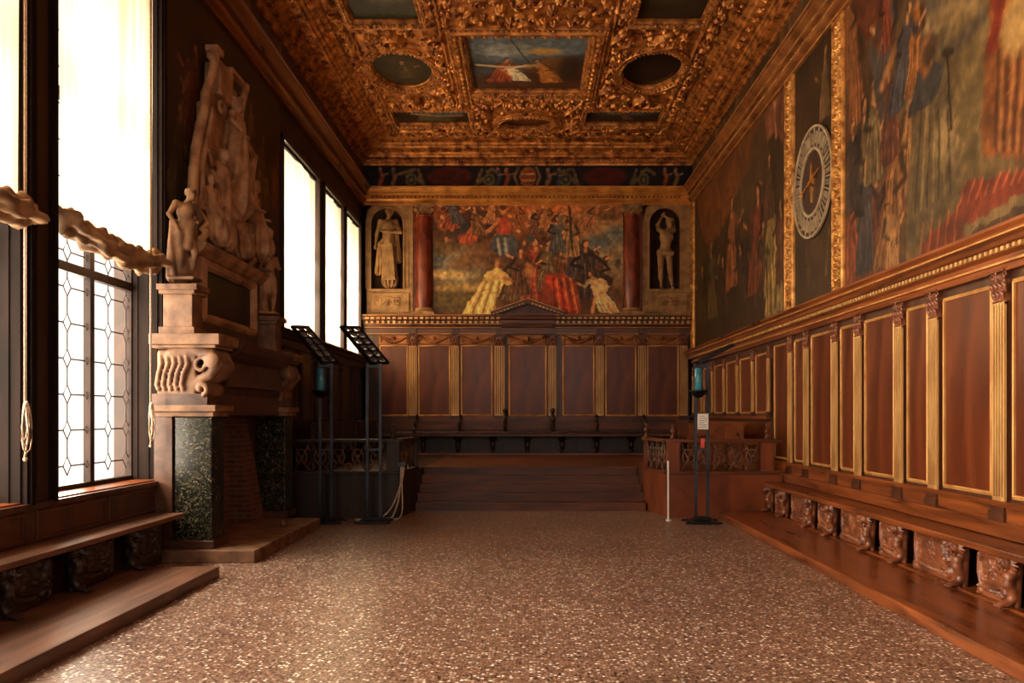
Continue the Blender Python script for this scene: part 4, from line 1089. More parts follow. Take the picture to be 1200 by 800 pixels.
# right-hand bench, on its long step
XS, XBf = 3.33, 4.1
sb = empty('bench', (4.3, 9, .12), 'long carved walnut bench with scroll panels and lion feet along the right wall', 'bench')
MB().box(XBf, RW-.03, 3, 14.28, .565, .63).build('seat', M['walnut_long'], sb, bevel=.012)
MB().box(4.42, 4.46, 3, 14.28, .12, .565).build('back_board', M['walnut'], sb)
bp = [y+.0 for y in lowP[1:]]
for i in range(len(bp)):
    yb_ = bp[i-1]-.0 if i else 14.28
    yb_ -= .17 if i else 0; L = yb_-bp[i]-.1; r = bench_board(L, i)
    r.mesh('carved_panel', (lambda yb_: (lambda u, v, h: (4.23-h, yb_-u, .135+v)))(yb_-.0), M['carve'], sb, (4.3, 9, .12), skirt=.02)
    np_mesh('lion_bracket', np.stack([4.2+LV[:, 1], bp[i]+.1-LV[:, 0], .125+LV[:, 2]*1.05], -1), LQ, M['carve'], sb, (4.3, 9, .12), True)
m = MB(); m.box(4.16, 4.42, 3, 14.28, .118, .135)
m.build('plinth', M['walnut_long'], sb)
MB().box(XS, RW-.03, 1, 14.2, .0, .118).build('step', M['walnut_long'], bevel=.012, label='long polished wooden footstep running under the right bench', cat='step')
# left-hand bench
lb = empty('bench', (-4.3, 7, .12), 'shorter dark bench with worn pale seat below the lattice window at left', 'bench')
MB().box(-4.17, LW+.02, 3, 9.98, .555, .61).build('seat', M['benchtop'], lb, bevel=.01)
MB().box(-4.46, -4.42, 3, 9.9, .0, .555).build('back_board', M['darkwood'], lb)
ys = [9.85, 8.75, 7.65, 6.6, 5.5, 4.4]
for i in range(5):
    L = ys[i]-ys[i+1]-.45; r = bench_board(L, 20+i)
    y1 = ys[i+1]+.2
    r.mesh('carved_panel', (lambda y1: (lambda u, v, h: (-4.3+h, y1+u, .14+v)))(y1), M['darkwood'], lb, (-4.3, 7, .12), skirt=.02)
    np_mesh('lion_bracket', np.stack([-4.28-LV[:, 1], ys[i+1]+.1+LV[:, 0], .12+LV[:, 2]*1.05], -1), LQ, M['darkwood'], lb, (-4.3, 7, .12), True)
MB().box(-4.58, -3.42, 3, 9.1, 0, .12).build('step', M['benchtop'], bevel=.01, label='pale worn wooden footstep below the left window bench', cat='step')
# boarding under and beside the near windows  
m = MB(); m.box(LW, LW+.03, 3, 10.2, .0, .95)
for a, b in ((3.1, 5.0), (5.2, 7.4), (7.65, 8.85), (8.95, 10.15)):
    s = len(m.v); m.frame([(0, LW+.03), (0, LW+.045), (.02, LW+.05), (.04, LW+.04), (.04, LW+.03)], [(a, .66), (b, .66), (b, .88), (a, .88)])
    m.v[s:] = [(h, x, y) for x, y, h in m.v[s:]]
m.box(LW, LW+.07, 3, 10.25, .93, .985)
trim(m, M['walnut'])
# ================================================================ BACK WALL
def bx_(x): return (x-618)*22.8/F          # pixel column on the back wall
def bz_(y): return CAMH+(486-y)*22.8/F
TPZ0 = 4.55; TPZ1 = 7.63
# main picture
c = Canvas(-2.62, 2.66, TPZ0, TPZ1, .016, (92, 62, 40), 51)
PB_ = lambda *q: [(bx_(a), bz_(b)) for a, b in q]
def pe(x, y, rx, ry, col, al=1, soft=.3, ang=0): c.ell(bx_(x), bz_(y), rx*22.8/F, ry*22.8/F, col, al, soft, ang)
pe(640, 250, 90, 18, (176, 104, 54), 1, .6); pe(560, 255, 60, 20, (150, 84, 48), .9, .6); pe(700, 262, 40, 20, (150, 112, 78), 1, .5); pe(715, 300, 26, 34, (142, 128, 108), 1, .5)
pe(700, 285, 18, 8, (84, 100, 116), 1, .5); pe(722, 275, 14, 8, (92, 106, 116), .9, .5); pe(712, 250, 16, 8, (96, 66, 46), .8)
pe(535, 312, 34, 26, (120, 118, 114), 1, .4); pe(525, 322, 26, 5, (186, 166, 120), 1, .5); pe(540, 338, 30, 7, (156, 138, 92), 1, .4); pe(515, 300, 10, 12, (92, 104, 118), 1, .5)
pe(530, 352, 46, 12, (84, 72, 44), 1, .3); pe(560, 300, 34, 11, (112, 84, 62), 1, .3, .35); pe(525, 287, 18, 12, (96, 78, 52), 1, .3, .4)
pe(550, 262, 38, 20, (58, 38, 34), .9, .3, .2); pe(620, 300, 50, 24, (92, 60, 48), .8, .4); pe(650, 335, 60, 34, (66, 42, 30), .85, .4)
for x, y, rx, ry, col in ((532, 252, 8, 10, (96, 60, 44)), (545, 268, 9, 8, (54, 54, 64)), (549, 280, 10, 7, (146, 62, 46)), (562, 262, 8, 10, (82, 52, 40)), (520, 262, 8, 8, (134, 84, 56)), (572, 268, 8, 12, (60, 40, 38)), (540, 245, 6, 5, (150, 100, 70)),
                          (604, 262, 12, 10, (116, 70, 44)), (630, 260, 14, 14, (120, 78, 58)), (646, 264, 10, 10, (156, 96, 58)), (660, 256, 8, 8, (170, 118, 74)), (613, 300, 9, 10, (120, 84, 60)), (668, 275, 10, 16, (70, 46, 40))): pe(x, y, rx, ry, col)
c.r.seed(4)
for k in range(46):
    x = c.r.uniform(515, 690); y = c.r.uniform(243, 285); pe(x, y, c.r.uniform(1.5, 3), c.r.uniform(1.5, 3), c.r.choice([(186, 128, 88), (160, 100, 66), (60, 36, 28), (196, 150, 110)]), .9)
for k in range(34):
    x = c.r.uniform(600, 725); y = c.r.uniform(290, 350); pe(x, y, c.r.uniform(2, 5), c.r.uniform(3, 7), c.r.choice([(130, 84, 58), (96, 40, 28), (48, 30, 24), (158, 122, 84), (64, 52, 54)]), .8)
for x, y, h, col, ln, ar in ((526, 268, .8, (120, 60, 42), .3, 1), (538, 262, .7, (62, 62, 76), -.4, -1), (548, 284, .8, (156, 74, 52), .5, 1), (562, 276, .8, (100, 70, 50), -.2, 1), (572, 262, .6, (150, 104, 70), .3, -1), (612, 268, .75, (136, 84, 54), -.3, -1), (626, 276, .85, (90, 60, 52), .3, 1), (640, 268, .7, (156, 106, 66), 0, -1), (652, 278, .8, (110, 90, 72), .2, 1), (684, 266, .7, (150, 100, 74), .7, 1), (604, 352, 1.3, (96, 76, 56), 0, 1), (660, 330, 1.5, (120, 76, 52), 0, -1), (676, 326, 1.2, (64, 56, 64), 0, 1), (700, 345, 1.2, (84, 60, 50), 0, -1)):
    c.fig(bx_(x), bz_(y), h, col, (196, 138, 98), ln, ar, w=1.35)
# seated figure in blue in the clouds
c.poly(PB_((572, 292), (580, 276), (588, 268), (600, 270), (608, 285), (606, 303), (588, 300)), (66, 74, 92)); c.poly(PB_((582, 272), (585, 255), (592, 252), (600, 262), (598, 276)), (156, 70, 52))
pe(590, 247, 3.2, 4.5, (178, 122, 84)); pe(590, 243, 4, 3, (66, 38, 24)); c.line(PB_((584, 258), (576, 268), (570, 272)), .06, (170, 110, 76)); c.line(PB_((583, 280), (586, 298)), .05, (150, 158, 168)); c.line(PB_((592, 280), (594, 296)), .05, (120, 130, 146))
# kneeling figure in pale gold
c.poly(PB_((540, 370), (560, 336), (570, 318), (584, 312), (596, 322), (590, 334), (582, 352), (580, 369)), (188, 164, 108)); c.poly(PB_((572, 318), (582, 312), (600, 328), (606, 331), (594, 336)), (204, 176, 118)); pe(582, 308, 4.2, 5.5, (150, 104, 72)); pe(578, 306, 3.5, 5, (86, 54, 34))
for k in range(6): c.line(PB_((548+6*k, 366), (566+4*k, 330)), .03, (120, 96, 58) if k % 2 else (226, 206, 154), .8)
c.line(PB_((590, 326), (608, 331), (616, 324)), .055, (176, 122, 84))
# standing and cloaked figures
for x, y, h, col, ln, ar in ((628, 352, 1.75, (140, 66, 44), .0, -1), (642, 340, 1.4, (96, 80, 60), 0, 1), (610, 345, 1.3, (90, 60, 44), 0, 1), (686, 350, 1.65, (58, 46, 48), 0, 1), (668, 300, 1.1, (150, 120, 90), 0, -1), (714, 366, 1.15, (200, 176, 140), -.5, -1), (652, 296, 1.0, (84, 86, 96), 0, 1)):
    c.fig(bx_(x), bz_(y), h, col, (190, 132, 92), ln, ar, w=1.15)
c.poly(PB_((640, 320), (660, 318), (674, 330), (682, 362), (674, 370), (640, 370), (630, 350)), (140, 62, 36)); c.poly(PB_((640, 322), (650, 322), (675, 362), (668, 369), (652, 350)), (188, 56, 40))
for k in range(6): c.line(PB_((652+5*k, 366), (648+4*k, 326)), .028, (214, 130, 70) if k % 2 else (96, 34, 22), .8)
pe(712, 328, 7, 5, (54, 36, 30)); c.line(PB_((667, 240), (670, 292)), .035, (60, 40, 30)); pe(620, 318, 7, 9, (148, 100, 70)); pe(622, 280, 5, 4, (70, 84, 104))
c.poly(PB_((690, 330), (705, 326), (714, 336), (708, 346), (696, 348)), (206, 180, 140)); c.line(PB_((703, 346), (712, 356), (719, 366)), .06, (196, 150, 112)); c.line(PB_((698, 348), (694, 366)), .06, (170, 128, 96))
MB().box(-2.64, 2.68, YB-.02, YB+.44, TPZ0-.35, TPZ1).build('trim_60', M['darkplaster'], kind='structure')
c.brush(1800, .05, .010, .2, .5); c.varnish(1.35, (1, .9, .74), .12)
c.build('wall_painting', onB(.03), label='large central picture on back wall with pale gold kneeling robed figure and crowd under clouds', cat='painting', o3=(0, YB-.03, TPZ0))
# red columns
colr = empty('column', (bx_(497.5), YB-.02, TPZ0), 'red marble column left of the central picture on back wall', 'column', None)
zb = 0; hcol = TPZ1-TPZ0
m = MB(); m.lathe([(.2, .22), (.235, .5), (.235, 1.2), (.215, 2.2), (.2, hcol-.34), (.22, hcol-.32), (.22, hcol-.28), (.2, hcol-.27)], n=24); m.build('shaft', M['redmarble'], colr, smooth=False, local=True, autos=True)
m = MB(); m.box(-.3, .3, -.3, .02, 0, .08); m.lathe([(.29, .08), (.3, .11), (.27, .14), (.25, .17), (.26, .2), (.22, .22)], n=24); m.build('base', M['niche_stone'], colr, local=True, autos=True)
cap_mesh(.44, .3, hcol-.3, -.04, colr, mat=M['niche_stone'])
c2 = copy_tree(colr); c2.location.x = bx_(740); c2['label'] = 'red marble column right of the central picture on back wall'
for x0, x1, dk in ((bx_(508), bx_(510), 0), (bx_(484), bx_(487), 0)): pass
# dark strips behind the columns
m = MB()
for x in (bx_(497.5), bx_(740)): m.box(x-.34, x+.34, YB-.012, YB+.44, TPZ0-.35, TPZ1)
m.build('trim_61', M['redmarble'], kind='structure')

# niches
def arch(cx, hw, zb, zs, n=16):
    return [(cx-hw, zb)]+[(cx-hw*math.cos(PI*k/n), zs+hw*math.sin(PI*k/n)) for k in range(n+1)]+[(cx+hw, zb)]
def make_niche(cx, hw, ow0, ow1, label):
    root = empty('niche', (cx, YB, TPZ0), label, 'niche')
    zb, zs = bz_(339), bz_(244.5)-hw
    A = arch(cx, hw, zb, zs); n = len(A)
    # front plate around the opening
    O = []
    for i, (x, z) in enumerate(A):
        if i == 0: O.append((ow0, zb))
        elif i == n-1: O.append((ow1, zb))
        else:
            dx, dz = x-cx, z-zs; L = math.hypot(dx, dz) or 1; dx /= L; dz /= L
            tx = ((ow1-cx)/dx if dx > 1e-6 else (ow0-cx)/dx if dx < -1e-6 else 1e9); tz = (TPZ1-zs)/dz if dz > 1e-6 else 1e9
            t = min(tx, tz); O.append((cx+dx*t, zs+dz*t))
    m = MB(); yf, yb = YB-.04, YB+.02
    rs = [[(x, yf, z) for x, z in A], [(x, yf, z) for x, z in O]]
    m.rings(rs, closed=False, cap=False)
    m.box(ow0, ow1, yf, YB+.05, TPZ0, zb)
    # corner fillers
    m.rings([[(ow0, yf, zs), (ow0, yf, TPZ1)], [(ow0+.001, yf, zs), (O[1+4][0], yf, TPZ1)]], closed=False, cap=False)
    m.add([(ow0, yf, TPZ1), (O[4][0], yf, O[4][1]), (O[6][0], yf, O[6][1])], [(0, 1, 2)]); m.add([(ow1, yf, TPZ1), (O[n-5][0], yf, O[n-5][1]), (O[n-7][0], yf, O[n-7][1])], [(0, 1, 2)])
    m.build('surround', M['niche_stone'], root)
    rec = MB(); rs = []
    for k in range(9):
        a = k/8*PI/2; s = math.cos(a); d = .36*math.sin(a)
        if k == 8: s = .001
        rs.append([(cx+(x-cx)*s, YB-.04+d, zs+(z-zs)*s if z > zs else z) for x, z in A])
    rec.rings(rs, closed=False, cap=False)
    rec.box(cx-hw, cx+hw, YB-.04, YB+.4, zb-.04, zb)
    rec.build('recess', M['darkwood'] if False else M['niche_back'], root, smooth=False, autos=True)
    mo = MB(); 
    for off, d, w_ in ((.0, .075, .05), (.13, .06, .03)):
        P = arch(cx, hw+off, zb, zs)
        mo.rings([[(x, YB-.04, z) for x, z in P], [(x, YB-d, z) for x, z in P], [(cx+(x-cx)*(hw+off+w_)/(hw+off), YB-d, zs+(z-zs)*(hw+off+w_)/(hw+off) if z > zs else z) for x, z in P], [(cx+(x-cx)*(hw+off+w_)/(hw+off), YB-.04, zs+(z-zs)*(hw+off+w_)/(hw+off) if z > zs else z) for x, z in P]], closed=False, cap=False)
    mo.box(ow0+.03, ow1-.03, YB-.1, YB-.04, zb-.06, zb)
    mo.box(ow0+.03, ow1-.03, YB-.09, YB-.04, TPZ0, TPZ0+.05)
    mo.build('archivolt', M['niche_stone'], root)
    r = Relief(ow0+.08, ow1-.08, TPZ0+.07, zb-.09, .014); r.H += .004
    W_ = ow1-ow0; zc = (TPZ0+zb)/2
    r.line([(ow0+.12, TPZ0+.1), (ow1-.12, TPZ0+.1), (ow1-.12, zb-.12), (ow0+.12, zb-.12), (ow0+.12, TPZ0+.1)], .016, .02)
    for s in (-1, 1):
        r.spiral(cx+s*.28, zc, .13, 1, 1.3, .025, .03, s); r.leaf(cx+s*.1, zc-.05, .3, .06, (0 if s > 0 else PI)+.3*s, .025)
    r.rosette(cx, zc, .12, 6, .035); r.line([(cx-.25, zc+.1), (cx, zc+.16), (cx+.25, zc+.1)], .02, .025)
    r.mesh('carved_panel', lambda u, v, h: (u, YB-.045-h, v), M['niche_stone'], root, (cx, YB, TPZ0))
    # spandrel carving
    r = Relief(ow0+.04, ow1-.04, zs, TPZ1-.02, .014)
    for s in (-1, 1):
        for k in range(3): r.leaf(cx+s*(hw+.12+.05*k), TPZ1-.32+.08*k, .2, .04, PI/2-s*(.5+.4*k), .02)
        r.rosette(cx+s*(hw+.05), TPZ1-.12, .06, 5, .025)
    m_ = np.hypot(r.U-cx, r.V-zs) < hw+.2; r.H[m_] = -.01
    r.mesh('spandrel', lambda u, v, h: (u, YB-.041-np.maximum(h, .0)*1.0+np.where(h < 0, .03, 0), v), M['niche_stone'], root, (cx, YB, TPZ0), skirt=0) if False else None
    return root, zb
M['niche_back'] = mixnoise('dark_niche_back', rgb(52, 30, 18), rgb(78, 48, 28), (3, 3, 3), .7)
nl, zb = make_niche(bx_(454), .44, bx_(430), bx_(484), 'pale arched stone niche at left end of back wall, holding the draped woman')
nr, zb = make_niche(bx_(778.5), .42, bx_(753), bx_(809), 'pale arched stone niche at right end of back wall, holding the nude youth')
# statues in the niches
def stat(name, B, res, mat, loc, sc, rz, label, ped=None):
    ca, sa = math.cos(rz), math.sin(rz)
    Q = B.xf(lambda p: (sc*(p[0]*ca-p[1]*sa), sc*(p[0]*sa+p[1]*ca), sc*p[2]), sc)
    V, F_ = Q.mesh(res)
    V[:, 2] -= V[:, 2].min()
    o = np_mesh(name, V+np.array(loc), F_, mat, None, loc, True, label=label, cat='statue')
    return o
B = human(dict(head=(.02, -.02, .925), rw=(-.02, -.1, .66), re=(.16, -.03, .66), lw=(-.16, -.02, .5), le=(-.15, .0, .64)))
robe(B, (.01, 0, .6), (.02, .0, .03), .06, .095, 11, .02, .01); robe(B, (0, 0, .76), (0, 0, .56), .075, .07, 7, .006)
B.cap((.1, -.03, .74), (-.1, -.07, .5), .02, .03, .01); B.cap((-.1, -.05, .5), (-.13, -.02, .14), .03, .04, .01, 6, .012); B.cap((.1, .02, .78), (.13, .02, .3), .025, .035, .01, 5, .01)
for k in range(6): B.cap((-.06+.024*k, -.07, .5), (-.05+.03*k, -.1, .04), .012, .016, .008)
B.ell((.02, .02, .95), (.05, .055, .055), .01)
stat('statue', B, .022, M['statue_ochre'] if 'statue_ochre' in M else M['niche_stone'], (bx_(455), YB+.02, zb), 2.13, 0, 'stone statue of a standing woman in long folded drapery, in left niche')
B = human(dict(head=(.05, -.02, .915), neck=(.02, 0, .83), rs=(.1, 0, .83), re=(.085, -.01, .96), rw=(-.02, -.01, 1.02), le=(-.12, .03, .9), lw=(-.05, .03, 1.03), ls=(-.1, 0, .84), chest=(.0, 0, .71), pel=(-.02, 0, .53), lh=(-.075, 0, .51), rh=(.035, 0, .51), lk=(-.085, -.03, .28), la=(-.07, .0, .05), rk=(.05, 0, .28), ra=(.085, .01, .05)))
B.cap((-.1, -.03, .52), (.07, -.05, .5), .04, .035, .02).cap((-.1, -.03, .5), (-.09, -.04, .4), .035, .025, .02)
stat('statue', B, .02, M['niche_stone'], (bx_(781), YB+.02, zb), 2.0, 0, 'stone statue of a nude youth with both arms raised, in right niche')

# stalls along the back wall
SZ0, SZ1 = 1.84, 3.72
wainscot('back', (0, YB-.03, .75), 'tall stall wainscot on back wall with gilt pilasters, red-brown panels and seat rail')
MB().box(-4.5, 4.5, YB-.03, YB+.44, .76, 4.25).build('backing', M['walnut'], WAINS['back'])
pil = [(484.3, 10, 0), (533.5, 10, 0), (585.5, 13, 0), (647.2, 10, 0), (702.5, 10, 0), (752, 10, 0), (800.5, 10, 0)]
nm_ = ['first', 'second', 'third', 'fourth', 'fifth', 'sixth', 'seventh']
for i, (x, wpx, _) in enumerate(pil):
    o = make_pilaster(1.78, 3.72, wpx*.0236*.9, .3, 'back', .1)
    place(o, bx_(x), YB-.03, 0, 0)
pan = [(447, 477), (492, 526.5), (542, 576), (598, 639), (661, 695), (711, 744), (759.7, 793.5)]
for i, (a, b) in enumerate(pan):
    o = make_panel((b-a)*.02375+.06, 1.78, 3.73, 'back'); place(o, bx_((a+b)/2), YB-.03, 0, 0)
for i, (a, b) in enumerate(pan):
    a, b = a-3, b+3
    r = Relief(bx_(a), bx_(b), 3.77, 4.03, .012); r.H += .004; L = bx_(b)-bx_(a); x0 = bx_(a)
    for k in range(13):
        t = k/12; u = x0+.08+t*(L-.16); v = 3.97-.13*math.sin(PI*t); r.bead(u, v, .035+.012*math.sin(PI*t), .05)
        r.leaf(u, v, .09, .025, -PI/2+math.cos(PI*t), .04)
    for s, xx in ((-1, x0+.07), (1, x0+L-.07)): r.rosette(xx, 3.96, .055, 6, .05); r.leaf(xx, 3.95, .16, .03, -PI/2, .04)
    r.rosette(x0+L/2, 3.93, .06, 6, .06)
    r.mesh('carved_garland', lambda u, v, h: (u, YB-.04-h, v), M['oldgilt'], WAINS['back'], tuple(WO[WAINS['back'].name]))
bc = [(0, 4.03), (.1, 4.03), (.1, 4.2), (.14, 4.22), (.16, 4.3), (.2, 4.31), (.2, 4.4), (.28, 4.42), (.3, 4.5), (.34, 4.52), (.34, 4.56), (0, 4.56)]
m = MB(); m.rings([[(LW+.05, YB-d, z) for d, z in bc], [(RW-.05, YB-d, z) for d, z in bc]]); 
for (a, b) in ((592, 646),): m.rings([[(bx_(a)-.1, YB-d-.1, z) for d, z in bc], [(bx_(b)+.1, YB-d-.1, z) for d, z in bc]])
trim(m, M['walnut_x'])
m = MB(); x = -4.45
while x < 4.45:
    m.box(x, x+.06, YB-.27, YB-.2, 4.32, 4.39); m.box(x, x+.09, YB-.33, YB-.28, 4.43, 4.49); x += .15
trim(m, M['giltwood'])
m = MB()
for z, d in ((4.04, .115), (4.21, .15), (4.53, .35), (4.305, .21)): m.box(-4.5, 4.5, YB-d, YB-d+.03, z, z+.014)
trim(m, M['giltline'])
# console blocks on the frieze
m = MB()
for x, _, _ in pil: m.box(bx_(x)-.11, bx_(x)+.11, YB-.16, YB-.08, 4.04, 4.2); m.ball((bx_(x), YB-.3, 4.27), .04, 8, 5)
trim(m, M['walnut'])
# pediment
pd = empty('pediment', (bx_(618.5), YB-.3, 4.56), 'triangular wooden pediment with gilt edges over the middle stall', 'pediment')
xl, xr, xm = bx_(576), bx_(661), bx_(618.5); zt = bz_(352)
MB().prism([(xl+.2, 4.56), (xr-.2, 4.56), (xm, zt-.08)], 'y', YB-.26, YB-.05).build('tympanum', M['walnut'], pd)
m = MB()
for s, xe in ((-1, xl), (1, xr)):
    for t0, t1, d, in ((0, .07, .46), (.07, .13, .4)):
        m.prism([(xe, 4.56+.06-t1), (xe, 4.56+.07-t0), (xm, zt-t0), (xm, zt-t1)], 'y', YB-d, YB-.05)
m.build('raking_moulding', M['walnut_x'], pd)
m = MB()
for s, xe in ((-1, xl), (1, xr)):
    m.prism([(xe, 4.615), (xe, 4.635), (xm, zt+.005), (xm, zt-.015)], 'y', YB-.475, YB-.46)
    for k in range(9):
        t = (k+.7)/10; x = xe+(xm-xe)*t; z = 4.53+(zt-.12-4.53)*t; m.box(x-.03, x+.03, YB-.44, YB-.4, z-.0, z+.05)
m.build('gilt_edge', M['giltline'], pd)
# seat rail, bench of the stalls on the platform
m = MB()
for z0, z1, d in ((1.62, 1.68, .1), (1.4, 1.62, .05), (1.68, 1.76, .07)): m.box(-4.5, 4.5, YB-.03-d, YB-.03, z0, z1)
trim(m, M['walnut_x'])
bb = empty('bench', (0, 22, .75), 'long stall bench with worn leather seat across the back wall platform', 'bench')
MB().box(-4.0, 4.0, 21.5, YB-.04, 1.24, 1.3).build('seat', M['walnut_x'], bb)
# worn cushion strip with ragged edge
m = MB(); rr = random.Random(8)
n = 90; rs = []
for k in range(n+1):
    x = -3.6+7.2*k/n; s = rr.uniform(-.012, .012); rs.append([(x, 21.47+s, 1.3), (x, 21.44+s, 1.32), (x, 21.46, 1.345+s*.5), (x, 21.8, 1.355), (x, 22.3, 1.35), (x, 22.4, 1.3)])
m.rings(rs); m.build('cushion', M['cushion'], bb, smooth=True)
MB().box(-4.0, 4.0, 22.0, 22.05, .75, 1.24).build('back_board', M['darkwood'], bb)
for k in range(9):
    x = -3.7+k*.925; np_mesh('lion_bracket', np.stack([x+LV[:, 0]*1.3, 21.85+LV[:, 1]*1.2, .76+LV[:, 2]*1.1], -1), LQ, M['darkwood'], bb, (0, 22, .75), True)
MB().box(-3.98, 3.98, 21.55, 21.98, .75, .80).build('plinth', M['walnut_x'], bb)
# doge seat arms: dark scrolled arm posts on either side of the middle stall
def arm_blob():
    B = Blob(); B.path([(0, .35, .1), (0, .1, .12), (0, -.1, .06), (0, -.2, -.05), (0, -.16, -.16)], .045, .04)
    B.ell((0, -.18, .02), (.055, .08, .07)).ell((0, -.25, .03), (.035, .03, .03)); B.cap((0, .32, .1), (0, .36, .3), .05, .035); B.ell((0, .3, .27), (.06, .06, .06)); B.cap((0, -.12, -.2), (0, -.1, -.02), .05, .04)
    return B
AV, AQ = arm_blob().mesh(.014)
arms = [(592, 'left of the middle stall'), (648, 'right of the middle stall'), (540, 'left of it, by the third stall panel'), (752, 'near the right podium')]
for x, t in arms[:2]:
    np_mesh('seat_arm', AV*1.1+np.array([bx_(x)*.97, 22.05, 1.62]), AQ, M['darkwood'], None, (bx_(x)*.97, 22.05, 1.35), True, label='dark carved scroll arm rising from the stall bench, '+t, cat='armrest')
for i, x in enumerate((487, 539, 700, 756)):
    np_mesh('seat_arm', AV*.8+np.array([bx_(x)*.97, 22.15, 1.55]), AQ, M['darkwood'], None, (bx_(x)*.97, 22.15, 1.35), True, label='%s of the small dark scroll arms on the stall bench, counted from the windows' % nm_[i], cat='armrest', group='small scroll arms')

# platform and steps
SL, SR = -2.1, 2.22
MB().box(SL, SR, 16.56, YB+.4, 0, .75).build('platform', M['walnut_x'], bevel=.012, label='raised wooden platform floor before the stalls, above the steps', cat='platform')
for k in range(4):
    y = 15.36+.3*k; z = .15*(k+1)
    m = MB().box(SL, SR, y+.02, y+.3 if k < 4 else 16.56, 0, z-.03); m.box(SL, SR, y-.005, y+.3, z-.03, z)
    m.build('step', M['walnut_x'], label='%s wooden step up to the platform, counted from the terrazzo floor' % nm_[k], cat='step', group='steps to the platform')
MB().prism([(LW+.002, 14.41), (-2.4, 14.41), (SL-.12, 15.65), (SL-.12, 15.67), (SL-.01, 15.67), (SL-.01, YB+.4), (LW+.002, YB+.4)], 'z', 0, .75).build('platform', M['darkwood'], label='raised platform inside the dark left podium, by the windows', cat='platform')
MB().prism([(RW-.035, 14.41), (2.6, 14.41), (SR+.12, 15.65), (SR+.12, 15.67), (SR+.01, 15.67), (SR+.01, YB+.4), (RW-.035, YB+.4)], 'z', 0, .75).build('platform', M['walnut_x'], label='raised platform inside the right podium, behind fret balustrade', cat='platform')
m = MB(); m.box(SL+.0, SR, 16.5, 16.56, .72, .755); trim(m, M['walnut_x'])
# side benches on the podiums
for s, t, mt in ((1, 'right', M['walnut_long']), (-1, 'left', M['darkwood'])):
    r_ = empty('bench', (s*4.3, 19, .75), 'raised side bench inside the %s podium along the wall' % t, 'bench')
    x0, x1 = sorted((s*3.98, s*4.56)); MB().box(x0, x1, 15.0, 21.4, 1.24, 1.3).build('seat', mt, r_)
    x0, x1 = sorted((s*4.2, s*4.25)); MB().box(x0, x1, 15.0, 21.4, .75, 1.24).build('back_board', mt, r_)
    x0, x1 = sorted((s*3.9, s*4.0)); MB().box(x0, x1, 15.0, 21.4, 1.6, 1.66).build('top_rail', mt, r_)
    m = MB()
    for k in range(6): m.box(s*3.95-.03, s*3.95+.03, 15.05+k*1.24, 15.11+k*1.24, .75, 1.6)
    m.box(s*3.95-.015, s*3.95+.015, 15, 21.4, 1.3, 1.6)
    m.build('back_rail', mt, r_)

# balustrades
def fret(m, p0, p1, z0, z1, d):
    """interlaced fret between two plan points"""
    p0, p1 = Vector((p0[0], p0[1], 0)), Vector((p1[0], p1[1], 0)); L = (p1-p0).length; u = (p1-p0)/L
    n = max(2, round(L/.3)); st = L/n; h = z1-z0
    P = lambda a, z: tuple(p0+u*a+Vector((0, 0, z)))
    for k in range(n):
        a = k*st; c_ = a+st/2; zc = (z0+z1)/2
        m.tube([P(c_+.1*math.cos(q*PI/6), zc+.13*math.sin(q*PI/6)) for q in range(12)], .013, 6, True)
        m.tube([P(a+st*.1, z0), P(c_+.03, zc), P(a+st*.9, z1)], .013, 6); m.tube([P(a+st*.9, z0), P(c_-.03, zc), P(a+st*.1, z1)], .013, 6)
        for zz in (z0+.07, z1-.07): m.tube([P(a+.06*math.cos(q*PI/5)*.9, zz+.065*math.sin(q*PI/5)) for q in range(10)], .012, 6, True)
        m.ball(P(c_, zc), .035, 8, 5)
    return m
finp = [(.0, 0), (.05, 0), (.055, .02), (.03, .035), (.022, .07), (.035, .1), (.05, .13), (.045, .16), (.02, .18), (.018, .2), (.028, .22), (.03, .245), (.018, .265), (.001, .275)]
